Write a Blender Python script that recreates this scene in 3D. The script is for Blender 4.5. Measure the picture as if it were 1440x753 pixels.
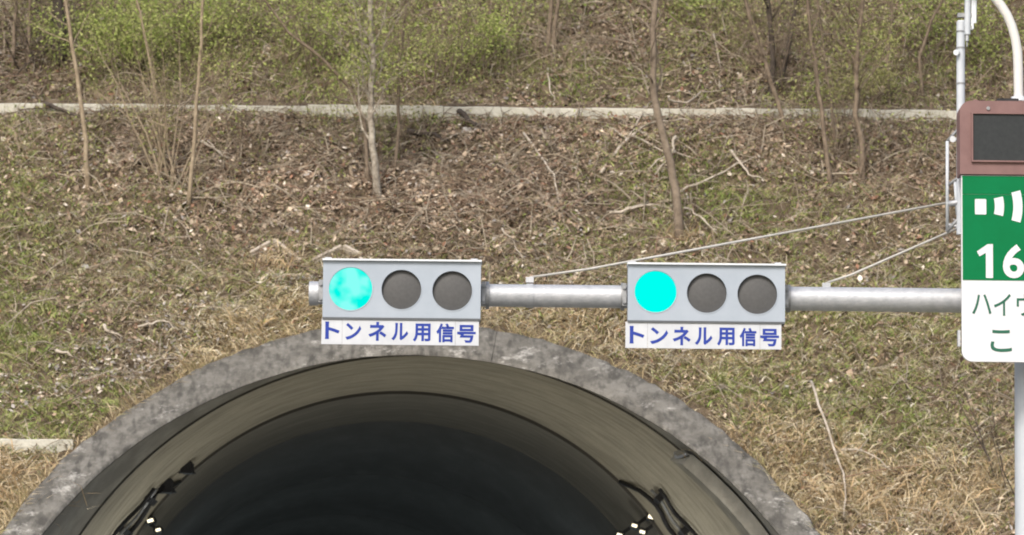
import bpy, bmesh, math, random
import numpy as np
from mathutils import Vector, Matrix

for o in list(bpy.data.objects):
    bpy.data.objects.remove(o, do_unlink=True)
sc = bpy.context.scene
COL = sc.collection
R = math.radians

# ------------------------------------------------------------------ camera
W0, H0, F = 1440.0, 753.0, 5700.0          # photograph size and focal length in its pixels
CAM = np.array([0.0, 0.0, 1.6])
PITCH, ROLL = 7.53, 0.6
cam_d = bpy.data.cameras.new('camera'); cam = bpy.data.objects.new('camera', cam_d); COL.objects.link(cam)
cam_d.sensor_width = 36; cam_d.lens = 36 * F / W0; cam_d.clip_start = 0.1; cam_d.clip_end = 3000
ROT = Matrix.Rotation(R(90 + PITCH), 3, 'X') @ Matrix.Rotation(R(ROLL), 3, 'Z')
cam.matrix_world = Matrix.Translation(Vector(CAM)) @ ROT.to_4x4()
cam_d.dof.use_dof = True; cam_d.dof.focus_distance = 31.0; cam_d.dof.aperture_fstop = 6.5
sc.camera = cam
RM = np.array(ROT)

# ------------------------------------------------------------------ light
SUN_EL, SUN_AZ = 42.0, 200.0
world = bpy.data.worlds.new('World'); sc.world = world; world.use_nodes = True
nt = world.node_tree; bgn = nt.nodes['Background']
sky = nt.nodes.new('ShaderNodeTexSky'); sky.sky_type = 'NISHITA'; sky.sun_disc = False
sky.sun_elevation = R(SUN_EL); sky.sun_rotation = R(SUN_AZ); sky.air_density = 1.0; sky.dust_density = 4.0; sky.ozone_density = 1.0
nt.links.new(sky.outputs[0], bgn.inputs[0]); bgn.inputs[1].default_value = 0.13
sun_d = bpy.data.lights.new('sun', 'SUN'); sun_d.energy = 1.5; sun_d.angle = R(14); sun_d.color = (1, 0.965, 0.91)
sun = bpy.data.objects.new('sun', sun_d); COL.objects.link(sun)
sv = Vector((math.sin(R(SUN_AZ)) * math.cos(R(SUN_EL)), math.cos(R(SUN_AZ)) * math.cos(R(SUN_EL)), math.sin(R(SUN_EL))))
sun.rotation_euler = sv.to_track_quat('Z', 'Y').to_euler()
vs = sc.view_settings; vs.view_transform = 'Standard'; vs.look = 'None'; vs.gamma = 1; vs.use_curve_mapping = False
vs.exposure = 0.62
sc.cycles.max_bounces = 6
sc.cycles.filter_width = 1.9

# ------------------------------------------------------------------ where the photograph's points lie in the place
def ray(px, py):
    v = RM @ np.array([(px - W0 / 2) / F, -(py - H0 / 2) / F, -1.0])
    return v
def at(px, py, Y):                       # point of the ray at world distance Y
    v = ray(px, py); return Vector(CAM + v * (Y / v[1]))
def proj(P):                             # world points -> photograph pixels
    q = (np.asarray(P, float) - CAM) @ RM
    return np.stack([W0 / 2 + F * q[..., 0] / -q[..., 2], H0 / 2 - F * q[..., 1] / -q[..., 2]], -1)
def scale_at(p):
    q = (np.array(p) - CAM) @ RM; return F / -q[2]
def on_plane(px, py, z0, y0, m):         # ray meets the leaning plane Z = z0 + m (Y - y0)
    v = ray(px, py); t = (z0 - m * y0 - CAM[2]) / (v[2] - m * v[1]); return Vector(CAM + v * t)

# value noise in numpy
_rs = np.random.RandomState(5); _T = _rs.rand(256, 256)
def vnoise(x, y):
    x = np.asarray(x, float); y = np.asarray(y, float)
    xi = np.floor(x).astype(int); yi = np.floor(y).astype(int); fx = x - xi; fy = y - yi
    fx = fx * fx * (3 - 2 * fx); fy = fy * fy * (3 - 2 * fy)
    a = _T[xi % 256, yi % 256]; b = _T[(xi + 1) % 256, yi % 256]; c = _T[xi % 256, (yi + 1) % 256]; d = _T[(xi + 1) % 256, (yi + 1) % 256]
    return (a * (1 - fx) + b * fx) * (1 - fy) + (c * (1 - fx) + d * fx) * fy
def fbm(x, y, o=4):
    s = 0; a = 0.5; t = 0
    for k in range(o):
        s = s + a * vnoise(x * 2 ** k + 17 * k, y * 2 ** k + 31 * k); t += a; a *= 0.55
    return s / t

SLOPE = 0.667
def ring_z(Y): return 4.9 + SLOPE * (Y - 50)
LEDGE_Y = 61.22; BERM = 0.8
def hill_base(Y):
    Y = np.asarray(Y, float)
    z = 4.6 + SLOPE * (Y - 50)
    zl = 4.6 + SLOPE * (LEDGE_Y - 50)
    up = zl + 0.12 + 0.74 * (Y - LEDGE_Y - BERM)
    z = np.where(Y > LEDGE_Y, np.maximum(zl + 0.12, up), z)
    z = np.where(Y > 95, zl + 0.12 + 0.74 * (95 - LEDGE_Y - BERM) + 0.2 * (Y - 95), z)
    return np.maximum(z, -0.3)
def hill_z(X, Y):
    X = np.asarray(X, float); Y = np.asarray(Y, float)
    b = hill_base(Y)
    amp = np.clip((b + 0.2) / 2, 0, 1)
    near = np.exp(-((Y - LEDGE_Y) / 0.5) ** 2)
    n = (fbm(X * 0.55 + 3, Y * 0.7, 3) - 0.5) * 0.45 + (fbm(X * 2.3, Y * 3.0 + 9, 3) - 0.5) * 0.34
    n = n + (fbm(X * 5.0 + 7, Y * 6.0 + 2, 2) - 0.5) * 0.22
    return b + amp * n * (1 - 0.85 * near)
def hill_hit(px, py):
    v = ray(px, py); v = v / v[1]; prev = 42.0
    Ys = np.linspace(43, 90, 3000)
    P = CAM[None] + v[None] * Ys[:, None]
    d = P[:, 2] - hill_z(P[:, 0], Ys)
    i = np.argmax(d < 0); return Vector(P[i])

# ------------------------------------------------------------------ materials
def new_mat(name):
    m = bpy.data.materials.new(name); m.use_nodes = True
    return m, m.node_tree, m.node_tree.nodes['Principled BSDF']
def mat(name, c, rough=0.7, c2=None, scale=6.0, metal=0.0, bump=0.0, bscale=40.0, spec=0.4, lo=0.35, hi=0.65, detail=6):
    m, t, b = new_mat(name)
    b.inputs['Roughness'].default_value = rough; b.inputs['Metallic'].default_value = metal
    b.inputs['Specular IOR Level'].default_value = spec
    tc = t.nodes.new('ShaderNodeTexCoord')
    if c2 is None:
        b.inputs['Base Color'].default_value = (*c, 1)
    else:
        n = t.nodes.new('ShaderNodeTexNoise'); n.inputs['Scale'].default_value = scale; n.inputs['Detail'].default_value = detail
        n.inputs['Roughness'].default_value = 0.65
        t.links.new(tc.outputs['Object'], n.inputs['Vector'])
        r = t.nodes.new('ShaderNodeValToRGB'); r.color_ramp.elements[0].position = lo; r.color_ramp.elements[1].position = hi
        r.color_ramp.elements[0].color = (*c, 1); r.color_ramp.elements[1].color = (*c2, 1)
        t.links.new(n.outputs[0], r.inputs[0]); t.links.new(r.outputs[0], b.inputs['Base Color'])
    if bump:
        n2 = t.nodes.new('ShaderNodeTexNoise'); n2.inputs['Scale'].default_value = bscale; n2.inputs['Detail'].default_value = 5
        t.links.new(tc.outputs['Object'], n2.inputs['Vector'])
        bp = t.nodes.new('ShaderNodeBump'); bp.inputs['Strength'].default_value = bump; bp.inputs['Distance'].default_value = 0.02
        t.links.new(n2.outputs[0], bp.inputs['Height']); t.links.new(bp.outputs[0], b.inputs['Normal'])
    return m
def concrete(name, base, dark, pale, pale_amt=0.62, streak=0.0, sc1=0.9, bump=0.5, smap=(1.0, 0.22, 0.6), slo=0.66, shi=0.40, fine_mix=0.45):
    m, t, b = new_mat(name); b.inputs['Roughness'].default_value = 0.9; b.inputs['Specular IOR Level'].default_value = 0.2
    tc = t.nodes.new('ShaderNodeTexCoord')
    def noise(scale, detail=7, rough=0.65, src=None):
        n = t.nodes.new('ShaderNodeTexNoise'); n.inputs['Scale'].default_value = scale; n.inputs['Detail'].default_value = detail
        n.inputs['Roughness'].default_value = rough; t.links.new(src or tc.outputs['Object'], n.inputs['Vector']); return n
    def ramp(n, lo, hi):
        r = t.nodes.new('ShaderNodeMapRange'); r.inputs[1].default_value = lo; r.inputs[2].default_value = hi
        t.links.new(n.outputs[0], r.inputs[0]); return r
    def mix(f, a, bb):
        x = t.nodes.new('ShaderNodeMix'); x.data_type = 'RGBA'
        t.links.new(f.outputs[0], x.inputs[0])
        for s, v in ((6, a), (7, bb)):
            if isinstance(v, tuple): x.inputs[s].default_value = (*v, 1)
            else: t.links.new(v.outputs[2], x.inputs[s])
        return x
    a = mix(ramp(noise(sc1 * 1.1, 11, 0.74), 0.40, 0.60), dark, base)
    fine = mix(ramp(noise(22, 4, 0.8), 0.3, 0.75), tuple(0.72 * x for x in base), tuple(min(1, 1.18 * x) for x in base))
    y = t.nodes.new('ShaderNodeMix'); y.data_type = 'RGBA'; y.inputs[0].default_value = fine_mix
    t.links.new(a.outputs[2], y.inputs[6]); t.links.new(fine.outputs[2], y.inputs[7])
    if streak:
        mp = t.nodes.new('ShaderNodeMapping'); mp.inputs['Scale'].default_value = smap
        t.links.new(tc.outputs['Object'], mp.inputs['Vector'])
        y = mix(ramp(noise(2.6, 6, 0.6, mp.outputs[0]), slo, shi), y, tuple(streak * x for x in base))
    pn = noise(1.7, 13, 0.78)
    y = mix(ramp(pn, pale_amt, pale_amt + 0.08), y, pale)
    t.links.new(y.outputs[2], b.inputs['Base Color'])
    bp = t.nodes.new('ShaderNodeBump'); bp.inputs['Strength'].default_value = bump; bp.inputs['Distance'].default_value = 0.03
    t.links.new(noise(14, 8, 0.7).outputs[0], bp.inputs['Height']); t.links.new(bp.outputs[0], b.inputs['Normal'])
    return m
def attr_mat(name, rough=0.85, trans=0.0):
    m, t, b = new_mat(name); b.inputs['Roughness'].default_value = rough; b.inputs['Specular IOR Level'].default_value = 0.15
    a = t.nodes.new('ShaderNodeAttribute'); a.attribute_name = 'Col'
    t.links.new(a.outputs['Color'], b.inputs['Base Color'])
    if trans:
        tr = t.nodes.new('ShaderNodeBsdfTranslucent'); t.links.new(a.outputs['Color'], tr.inputs[0])
        mx = t.nodes.new('ShaderNodeMixShader'); mx.inputs[0].default_value = trans
        t.links.new(b.outputs[0], mx.inputs[1]); t.links.new(tr.outputs[0], mx.inputs[2])
        t.links.new(mx.outputs[0], t.nodes['Material Output'].inputs[0])
    return m
def emit(name, c, s, c2=None, scale=14.0):
    m = bpy.data.materials.new(name); m.use_nodes = True; t = m.node_tree; t.nodes.clear()
    e = t.nodes.new('ShaderNodeEmission'); e.inputs[0].default_value = (*c, 1); e.inputs[1].default_value = s
    o = t.nodes.new('ShaderNodeOutputMaterial'); t.links.new(e.outputs[0], o.inputs[0])
    if c2:
        tc = t.nodes.new('ShaderNodeTexCoord'); n = t.nodes.new('ShaderNodeTexNoise'); n.inputs['Scale'].default_value = scale
        n.inputs['Detail'].default_value = 2
        t.links.new(tc.outputs['Object'], n.inputs['Vector'])
        r = t.nodes.new('ShaderNodeValToRGB'); r.color_ramp.elements[0].position = 0.42; r.color_ramp.elements[1].position = 0.62
        r.color_ramp.elements[0].color = (*c, 1); r.color_ramp.elements[1].color = (*c2, 1)
        t.links.new(n.outputs[0], r.inputs[0]); t.links.new(r.outputs[0], e.inputs[0])
    return m
M = {}
M['soil'] = mat('soil', (0.05, 0.038, 0.027), 0.95, (0.18, 0.14, 0.095), 7.0, bump=0.9, bscale=16, spec=0.1, lo=0.3, hi=0.7, detail=9)
M['ground'] = mat('ground', (0.22, 0.20, 0.12), 0.95, (0.38, 0.34, 0.22), 1.5, bump=0.6, bscale=12, spec=0.1)
M['asphalt'] = mat('asphalt', (0.11, 0.11, 0.11), 0.9, (0.16, 0.158, 0.15), 3.0, bump=0.4, bscale=90)
M['paint'] = mat('road paint', (0.7, 0.7, 0.68), 0.7, (0.55, 0.55, 0.52), 5.0)
M['kerb'] = concrete('kerb concrete', (0.58, 0.565, 0.49), (0.36, 0.34, 0.27), (0.68, 0.67, 0.61), 0.6, bump=0.4)
M['ring'] = concrete('weathered concrete', (0.225, 0.214, 0.188), (0.105, 0.098, 0.084), (0.44, 0.425, 0.385), 0.565, 0.36, sc1=2.4, bump=1.0, smap=(3.4, 1.6, 0.4), slo=0.56, shi=0.36, fine_mix=0.3)
M['collar'] = concrete('grey collar concrete', (0.40, 0.385, 0.335), (0.27, 0.255, 0.22), (0.46, 0.44, 0.39), 0.66, 0.6, sc1=1.6)  # a little darker and greyer than the lining
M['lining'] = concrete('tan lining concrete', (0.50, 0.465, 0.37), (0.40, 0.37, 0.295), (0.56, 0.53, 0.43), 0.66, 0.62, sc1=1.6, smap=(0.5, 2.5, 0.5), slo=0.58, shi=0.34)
M['lining2'] = concrete('grey lining concrete', (0.30, 0.29, 0.25), (0.22, 0.215, 0.19), (0.34, 0.33, 0.29), 0.66, 0.7, sc1=1.6, smap=(0.5, 2.0, 0.5))  # middle step of the depth falloff put into the lining colour
M['dim_lining'] = concrete('dimmed lining concrete', (0.20, 0.205, 0.20), (0.15, 0.155, 0.155), (0.22, 0.22, 0.215), 0.66, 0.75, sc1=0.7)  # fading daylight put into the colour of the deep lining
M['duct'] = concrete('pale duct concrete', (0.44, 0.42, 0.35), (0.30, 0.28, 0.23), (0.5, 0.48, 0.41), 0.64, 0.6)
M['groove'] = mat('joint shade colour', (0.10, 0.094, 0.082), 0.95)  # shade of the recessed joints put into the colour
M['housing'] = mat('grey housing paint', (0.32, 0.37, 0.43), 0.5, (0.365, 0.415, 0.475), 3.0, spec=0.4)
M['rim'] = mat('pale top trim', (0.74, 0.78, 0.82), 0.4, (0.66, 0.70, 0.74), 9.0)
M['shade'] = mat('underside shade', (0.10, 0.11, 0.12), 0.6)  # shade under the signal housings as a colour
M['lens'] = mat('dark lens', (0.085, 0.086, 0.086), 0.45, (0.10, 0.10, 0.10), 40.0, spec=0.2)
M['zinc'] = mat('galvanised steel', (0.39, 0.41, 0.435), 0.5, (0.50, 0.515, 0.54), 14.0, metal=0.35, bump=0.15, bscale=50, spec=0.5)
M['rod'] = mat('weathered steel rod', (0.42, 0.41, 0.38), 0.6, (0.52, 0.51, 0.48), 14.0, metal=0.2)
M['zincd'] = mat('dull galvanised steel', (0.22, 0.23, 0.24), 0.55, (0.36, 0.37, 0.38), 20.0, metal=0.4)
M['white'] = mat('white sign sheet', (0.62, 0.635, 0.67), 0.5, (0.68, 0.695, 0.725), 4.0)
M['plate'] = mat('white plate', (0.49, 0.515, 0.555), 0.6, (0.565, 0.59, 0.62), 6.0)
M['blue'] = mat('blue print', (0.022, 0.045, 0.27), 0.6, (0.035, 0.065, 0.33), 20.0, spec=0.15)
M['green'] = mat('green sign sheet', (0.0, 0.145, 0.046), 0.55, (0.0, 0.165, 0.055), 3.0, spec=0.12)
M['dkgreen'] = mat('dark green print', (0.01, 0.10, 0.06), 0.5, (0.015, 0.12, 0.07), 9.0)
M['mauve'] = mat('mauve brown paint', (0.185, 0.11, 0.105), 0.6, (0.23, 0.14, 0.132), 5.0, spec=0.2)
M['screen'] = mat('dark screen', (0.034, 0.038, 0.04), 0.5, (0.042, 0.046, 0.048), 30.0, spec=0.12)
M['pole'] = mat('pale pole paint', (0.47, 0.51, 0.555), 0.5, (0.54, 0.575, 0.61), 5.0)
M['lampw'] = mat('cream pole paint', (0.62, 0.61, 0.58), 0.4, (0.69, 0.68, 0.655), 5.0)
M['black'] = mat('black rubber', (0.012, 0.012, 0.014), 0.6, (0.025, 0.025, 0.028), 9.0)
M['cyan'] = emit('lit green lens', (0.0, 1.0, 0.84), 0.68)
M['cyan2'] = emit('mottled lit green lens', (0.0, 0.90, 0.76), 0.68, (0.24, 1.0, 0.88), 7.0)
M['tlamp'] = emit('tunnel lamp glow', (1.0, 0.88, 0.62), 1.6)
M['bark'] = mat('grey brown bark', (0.13, 0.10, 0.075), 0.9, (0.27, 0.215, 0.16), 9.0, bump=0.6, bscale=30, spec=0.1)
M['birch'] = mat('pale patchy bark', (0.16, 0.13, 0.10), 0.9, (0.46, 0.42, 0.35), 11.0, bump=0.5, bscale=30, spec=0.1)
M['softbark'] = mat('weathered tan bark', (0.15, 0.118, 0.088), 0.9, (0.28, 0.228, 0.175), 7.0, bump=0.6, bscale=25, spec=0.1)
M['tanbark'] = mat('tan bark', (0.24, 0.19, 0.13), 0.9, (0.38, 0.31, 0.22), 9.0, bump=0.5, bscale=30, spec=0.1)
M['dkbark'] = mat('dark bark', (0.05, 0.042, 0.035), 0.9, (0.11, 0.09, 0.075), 9.0, bump=0.6, bscale=30, spec=0.1)
M['dead'] = mat('bleached dead wood', (0.33, 0.28, 0.22), 0.9, (0.55, 0.49, 0.41), 9.0, bump=0.4, bscale=30, spec=0.1)
M['rock'] = mat('pale stone', (0.36, 0.34, 0.31), 0.9, (0.52, 0.50, 0.47), 9.0, bump=0.7, bscale=20, spec=0.1)
M['veg'] = attr_mat('dry vegetation', 0.85, 0.15)
M['leaf'] = attr_mat('young leaves', 0.7, 0.35)

# ------------------------------------------------------------------ object helpers
def link(name, me, m=None, parent=None, smooth=False):
    o = bpy.data.objects.new(name, me); COL.objects.link(o)
    if m is not None: me.materials.append(M[m] if isinstance(m, str) else m)
    if parent is not None: o.parent = parent
    if smooth:
        me.polygons.foreach_set('use_smooth', [True] * len(me.polygons))
    return o
def tag(o, label=None, cat=None, group=None, kind=None):
    if label: o['label'] = label
    if cat: o['category'] = cat
    if group: o['group'] = group
    if kind: o['kind'] = kind
    return o
def thing(name, label, cat, loc=(0, 0, 0), group=None):
    o = bpy.data.objects.new(name, None); COL.objects.link(o); o.location = loc; o.empty_display_size = 0.2
    return tag(o, label, cat, group)
class MB:
    """collects shapes in world coordinates; build() links them as one mesh object placed relative to its thing"""
    def __init__(s): s.v = []; s.f = []
    def add(s, vs, fs):
        k = len(s.v); s.v += [Vector(p) for p in vs]; s.f += [tuple(i + k for i in f) for f in fs]; return s
    def box(s, c, d, rot=None):
        c = Vector(c); h = Vector(d) / 2
        vs = [Vector((x * h.x, y * h.y, z * h.z)) for x in (-1, 1) for y in (-1, 1) for z in (-1, 1)]
        if rot: vs = [rot @ p for p in vs]
        return s.add([c + p for p in vs], [(0, 1, 3, 2), (4, 6, 7, 5), (0, 4, 5, 1), (2, 3, 7, 6), (0, 2, 6, 4), (1, 5, 7, 3)])
    def tube(s, pts, rad, n=12, cap=True):
        pts = [Vector(p) for p in pts]; rad = rad if isinstance(rad, (list, tuple)) else [rad] * len(pts)
        rings = []; up = None
        for i, p in enumerate(pts):
            d = (pts[min(i + 1, len(pts) - 1)] - pts[max(i - 1, 0)])
            if d.length < 1e-9: d = Vector((0, 0, 1))
            d.normalize()
            if up is None:
                up = d.orthogonal().normalized()
            else:
                up = (up - d * up.dot(d))
                up = up.normalized() if up.length > 1e-6 else d.orthogonal().normalized()
            w = d.cross(up)
            rings.append([p + (up * math.cos(2 * math.pi * k / n) + w * math.sin(2 * math.pi * k / n)) * rad[i] for k in range(n)])
        vs = [q for r in rings for q in r]; fs = []
        for i in range(len(pts) - 1):
            for k in range(n):
                a = i * n + k; b = i * n + (k + 1) % n
                fs.append((a, b, b + n, a + n))
        if cap:
            fs.append(tuple(reversed(range(n)))); fs.append(tuple(range((len(pts) - 1) * n, len(pts) * n)))
        return s.add(vs, fs)
    def prism(s, outline, y0, y1):       # outline of (x, z) points, counter-clockwise seen from -Y
        n = len(outline)
        vs = [(x, y0, z) for x, z in outline] + [(x, y1, z) for x, z in outline]
        fs = [tuple(range(n)), tuple(reversed(range(n, 2 * n)))] + [(i, i + n, (i + 1) % n + n, (i + 1) % n) for i in range(n)]
        return s.add(vs, fs)
    def build(s, name, m, parent=None, smooth=False, bevel=0.0, auto=False, origin=None):
        me = bpy.data.meshes.new(name)
        off = Vector((0, 0, 0))
        if parent is not None:
            q = parent
            while q is not None: off += q.location; q = q.parent
        loc = Vector((0, 0, 0))
        if origin is not None: loc = Vector(origin) - off; off = Vector(origin)
        me.from_pydata([tuple(p - off) for p in s.v], [], s.f); me.update()
        if bevel:
            bm = bmesh.new(); bm.from_mesh(me)
            bmesh.ops.bevel(bm, geom=[e for e in bm.edges if e.is_manifold and e.calc_face_angle() > 0.6], offset=bevel, segments=2, affect='EDGES', clamp_overlap=True)
            bm.to_mesh(me); bm.free()
        o = link(name, me, m, parent, smooth); o.location = loc
        if auto:
            me.polygons.foreach_set('use_smooth', [True] * len(me.polygons)); me.set_sharp_from_angle(angle=R(38))
        return o
def rounded(x0, x1, z0, z1, r=(0, 0, 0, 0), n=6):     # bl, br, tr, tl radii
    pts = []
    for (cx, cz, a0, rr) in ((x0, z0, 180, r[0]), (x1, z0, 270, r[1]), (x1, z1, 0, r[2]), (x0, z1, 90, r[3])):
        if rr == 0: pts.append((cx, cz)); continue
        ox = cx + (rr if cx == x0 else -rr); oz = cz + (rr if cz == z0 else -rr)
        for k in range(n + 1):
            a = R(a0 + 90 * k / n); pts.append((ox + rr * math.cos(a), oz + rr * math.sin(a)))
    return pts
_gc = {}
def glyph(ch, offset=0.0):
    key = (ch, offset)
    if key not in _gc:
        cu = bpy.data.curves.new('glyph', 'FONT'); cu.body = ch; cu.size = 1; cu.offset = offset; cu.resolution_u = 5
        ob = bpy.data.objects.new('glyph', cu); COL.objects.link(ob)
        dg = bpy.context.evaluated_depsgraph_get(); me = bpy.data.meshes.new_from_object(ob.evaluated_get(dg))
        v = np.array([tuple(p.co)[:2] for p in me.vertices]); f = [tuple(p.vertices) for p in me.polygons]
        bpy.data.objects.remove(ob, do_unlink=True); bpy.data.meshes.remove(me); bpy.data.curves.remove(cu)
        v = (v - v.min(0)) / np.maximum(v.max(0) - v.min(0), 1e-6)
        _gc[key] = (v, f)
    return _gc[key]
def lettering(mb, chars, y):             # chars: (char, x0, x1, z0, z1) ; flat print just in front of y, facing -Y
    for ch, x0, x1, z0, z1, off in chars:
        v, f = glyph(ch, off)
        mb.add([(x0 + a * (x1 - x0), y, z0 + b * (z1 - z0)) for a, b in v], f)
    return mb

# ------------------------------------------------------------------ ground, road
AX0 = -1.36                                             # road / tunnel axis
def axis_x(Y):
    Y = max(Y - 54.0, 0); return AX0 - 0.045 * Y - 0.0009 * Y * Y
me = bpy.data.meshes.new('ground'); me.from_pydata([(-900, -300, 0), (900, -300, 0), (900, 1500, 0), (-900, 1500, 0)], [], [(0, 1, 2, 3)])
tag(link('ground', me, 'ground'), kind='structure')
def strip(name, x0, x1, z, m, ya=-120, yb=175, dash=None):
    mb = MB(); ys = np.arange(ya, yb, 2.5)
    for i, (a, b) in enumerate(zip(ys[:-1], ys[1:])):
        if dash and int(a // 2.5) % 8 > 2: continue
        mb.add([(axis_x(a) + x0, a, z), (axis_x(a) + x1, a, z), (axis_x(b) + x1, b, z), (axis_x(b) + x0, b, z)], [(0, 1, 2, 3)])
    return mb.build(name, m)
tag(strip('road', -4.3, 4.3, 0.004, 'asphalt'), kind='structure')
for x in (-3.55, 3.4): tag(strip('edge_line', x, x + 0.15, 0.008, 'paint'), kind='structure')
tag(strip('lane_line', -0.075, 0.075, 0.008, 'paint', dash=True), kind='structure')
for s in (-1, 1):
    mb = MB()
    ys = np.arange(-60, 44.5, 4)
    for a in ys: mb.box((AX0 + s * 4.4, a, 0.06), (0.18, 3.98, 0.13))
    tag(mb.build('roadside_kerb', 'kerb'), kind='structure')

# ------------------------------------------------------------------ hillside
RCX, RCY, RIN, ROUT = 577.0, 1158.0, 660.0, 707.0       # the portal ring in the photograph
def ring_inside(P, rad):
    q = proj(P); d = np.hypot(q[:, 0] - RCX, q[:, 1] - RCY)
    low = (P[:, 1] < 46.2) & (np.abs(P[:, 0] - AX0) < 5.45)
    return ((d < rad) & (P[:, 1] < 62)) | low
def axis_pts(dense0, dense1, step, far0, far1):
    a = np.arange(dense0, dense1 + 1e-6, step); out = list(a)
    s = step; x = dense1
    while x < far1: s *= 1.25; x += s; out.append(x)
    s = step; x = dense0; pre = []
    while x > far0: s *= 1.25; x -= s; pre.append(x)
    return np.array(pre[::-1] + out)
xs = axis_pts(-9.5, 9.5, 0.085, -150, 150); ysg = axis_pts(44.5, 67, 0.085, 42.0, 130)
GX, GY = np.meshgrid(xs, ysg); GZ = hill_z(GX, GY)
HV = np.stack([GX, GY, GZ], -1).reshape(-1, 3); nx, ny = len(xs), len(ysg)
ins = ring_inside(HV, 688.0)
idx = np.arange(nx * ny).reshape(ny, nx)
Q = np.stack([idx[:-1, :-1], idx[:-1, 1:], idx[1:, 1:], idx[1:, :-1]], -1).reshape(-1, 4)
Q = Q[~ins[Q].any(1)]
def raw_mesh(name, V, faces, col=None):
    """faces: (n,k) int array"""
    me = bpy.data.meshes.new(name); n, k = faces.shape
    me.vertices.add(len(V)); me.vertices.foreach_set('co', np.ascontiguousarray(V, np.float32).ravel())
    me.loops.add(n * k); me.loops.foreach_set('vertex_index', np.ascontiguousarray(faces, np.int32).ravel())
    me.polygons.add(n); me.polygons.foreach_set('loop_start', np.arange(0, n * k, k, dtype=np.int32))
    me.update(calc_edges=True)
    if col is not None:
        a = me.attributes.new('Col', 'FLOAT_COLOR', 'POINT'); c = np.ones((len(V), 4), np.float32); c[:, :3] = col
        a.data.foreach_set('color', c.ravel())
    return me
used = np.unique(Q); remap = -np.ones(len(HV), int); remap[used] = np.arange(len(used))
tag(link('hillside', raw_mesh('hillside', HV[used], remap[Q]), 'soil', smooth=True), kind='structure')

# ------------------------------------------------------------------ tunnel
tun = thing('tunnel_portal', 'weathered concrete arch of the dark road tunnel cut into the slope', 'tunnel', (AX0, 45.0, 0.0))
NA = 240
ANG = np.linspace(-92, 92, NA + 1)                      # degrees from the crown
rr = random.Random(3)
def arc_px(cx, cy, r, fn, jitter=0.0):
    out = []
    for a in ANG:
        k = 1 + jitter * (0.5 * float(vnoise(a * 0.17 + cx, r * 0.1)) + 0.5 * float(vnoise(a * 1.1 + cx, r * 0.3)) - 0.5)
        out.append(fn(cx + r * k * math.sin(R(a)), cy - r * k * math.cos(R(a))))
    return out
ring_plane = lambda x, y: on_plane(x, y, 4.9, 50, SLOPE)
def foot(c):                                            # a curve gets vertical ends down to the ground
    a, b = c[0], c[-1]
    return [Vector((a.x, a.y, -0.05))] + list(c) + [Vector((b.x, b.y, -0.05))]
c_in = foot(arc_px(RCX, RCY, RIN, ring_plane, 0.003)); c_out = foot(arc_px(RCX, RCY, ROUT, ring_plane, 0.011))
push = lambda c, d: [p + Vector((0, d, 0)) for p in c]
def loft(mb, a, b, i0=0, i1=None, flip=False):
    i1 = len(a) - 1 if i1 is None else i1; n = i1 - i0 + 1
    vs = list(a[i0:i1 + 1]) + list(b[i0:i1 + 1])
    fs = [(i, i + 1, i + 1 + n, i + n) for i in range(n - 1)]
    return mb.add(vs, [tuple(reversed(f)) for f in fs] if flip else fs)
# ring segments with open joints
def seg_index(px):
    a = math.degrees(math.asin((px - RCX) / RIN)); return 1 + int(np.argmin(abs(ANG - a)))
cuts = [0, 1 + 30, seg_index(689), 1 + NA - 30, len(c_in) - 1]
for a, b in zip(cuts[:-1], cuts[1:]):
    def shrink(c):
        s = list(c[a:b + 1]); s[0] = s[0].lerp(s[1], 0.035); s[-1] = s[-1].lerp(s[-2], 0.035); return s
    ci, co = shrink(c_in), shrink(c_out)
    m1 = [p.lerp(q, 0.33) for p, q in zip(ci, co)]; m2 = [p.lerp(q, 0.67) for p, q in zip(ci, co)]
    ci_f = [p.lerp(q, 0.05) for p, q in zip(ci, co)]; co_f = [q.lerp(p, 0.06) for p, q in zip(ci, co)]
    ci_d = [p + Vector((0, 0.02, -0.015)) for p in ci]; co_d = [p + Vector((0, 0.03, -0.02)) for p in co]
    mb = MB(); ridge = [push(ci, 0.22), ci_d, ci_f, m1, m2, co_f, co_d, push(co, 1.3)]
    nn = len(ci); mb.add([p for r_ in ridge for p in r_], [])
    for k in range(len(ridge)):
        k2 = (k + 1) % len(ridge)
        for i in range(nn - 1): mb.f.append((k * nn + i, k * nn + i + 1, k2 * nn + i + 1, k2 * nn + i))
    mb.f.append(tuple(k * nn for k in range(len(ridge)))); mb.f.append(tuple(k * nn + nn - 1 for k in reversed(range(len(ridge)))))
    mb.build('ring_segment', 'ring', tun, auto=True)
YB, YJ = 54.35, 59.0
c_ci = [p + Vector((0, 0.06, 0)) for p in c_in]
vert = lambda Y: (lambda x, y: at(x, y, Y))
c_band = foot(arc_px(588, 1073, 572, vert(YB)))
def inset(c, d, Y):                                     # same arch, moved towards its axis
    ctr = Vector((sum(p.x for p in c) / len(c), 0, 2.2)); out = []
    for p in c:
        v = Vector((p.x - ctr.x, 0, p.z - ctr.z)); l = max(v.length, 1e-6); q = v * ((l - d) / l)
        out.append(Vector((ctr.x + q.x, Y, max(ctr.z + q.z, -0.05) if p.z > 0 else -0.05)))
    return out
c_col = [p + Vector((0, 0.7, 0)) for p in c_ci]
mb = MB(); loft(mb, inset(c_band, -0.03, YB), [p + Vector((0, 0.0, 0)) for p in c_ci])
mb.build('collar_wall', 'collar', tun, smooth=True)
c_joint = foot(arc_px(562, 992, 442, vert(YJ)))
mb = MB(); N = 10
for k in range(N):
    t0, t1 = k / N, (k + 1) / N
    f = lambda t: [p.lerp(q, t) for p, q in zip(c_band, c_joint)]
    loft(mb, f(t1), f(t0))
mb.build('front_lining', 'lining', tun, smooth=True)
mb = MB(); loft(mb, c_band, inset(c_band, -0.03, YB)); mb.build('lining_edge', 'groove', tun)
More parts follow.
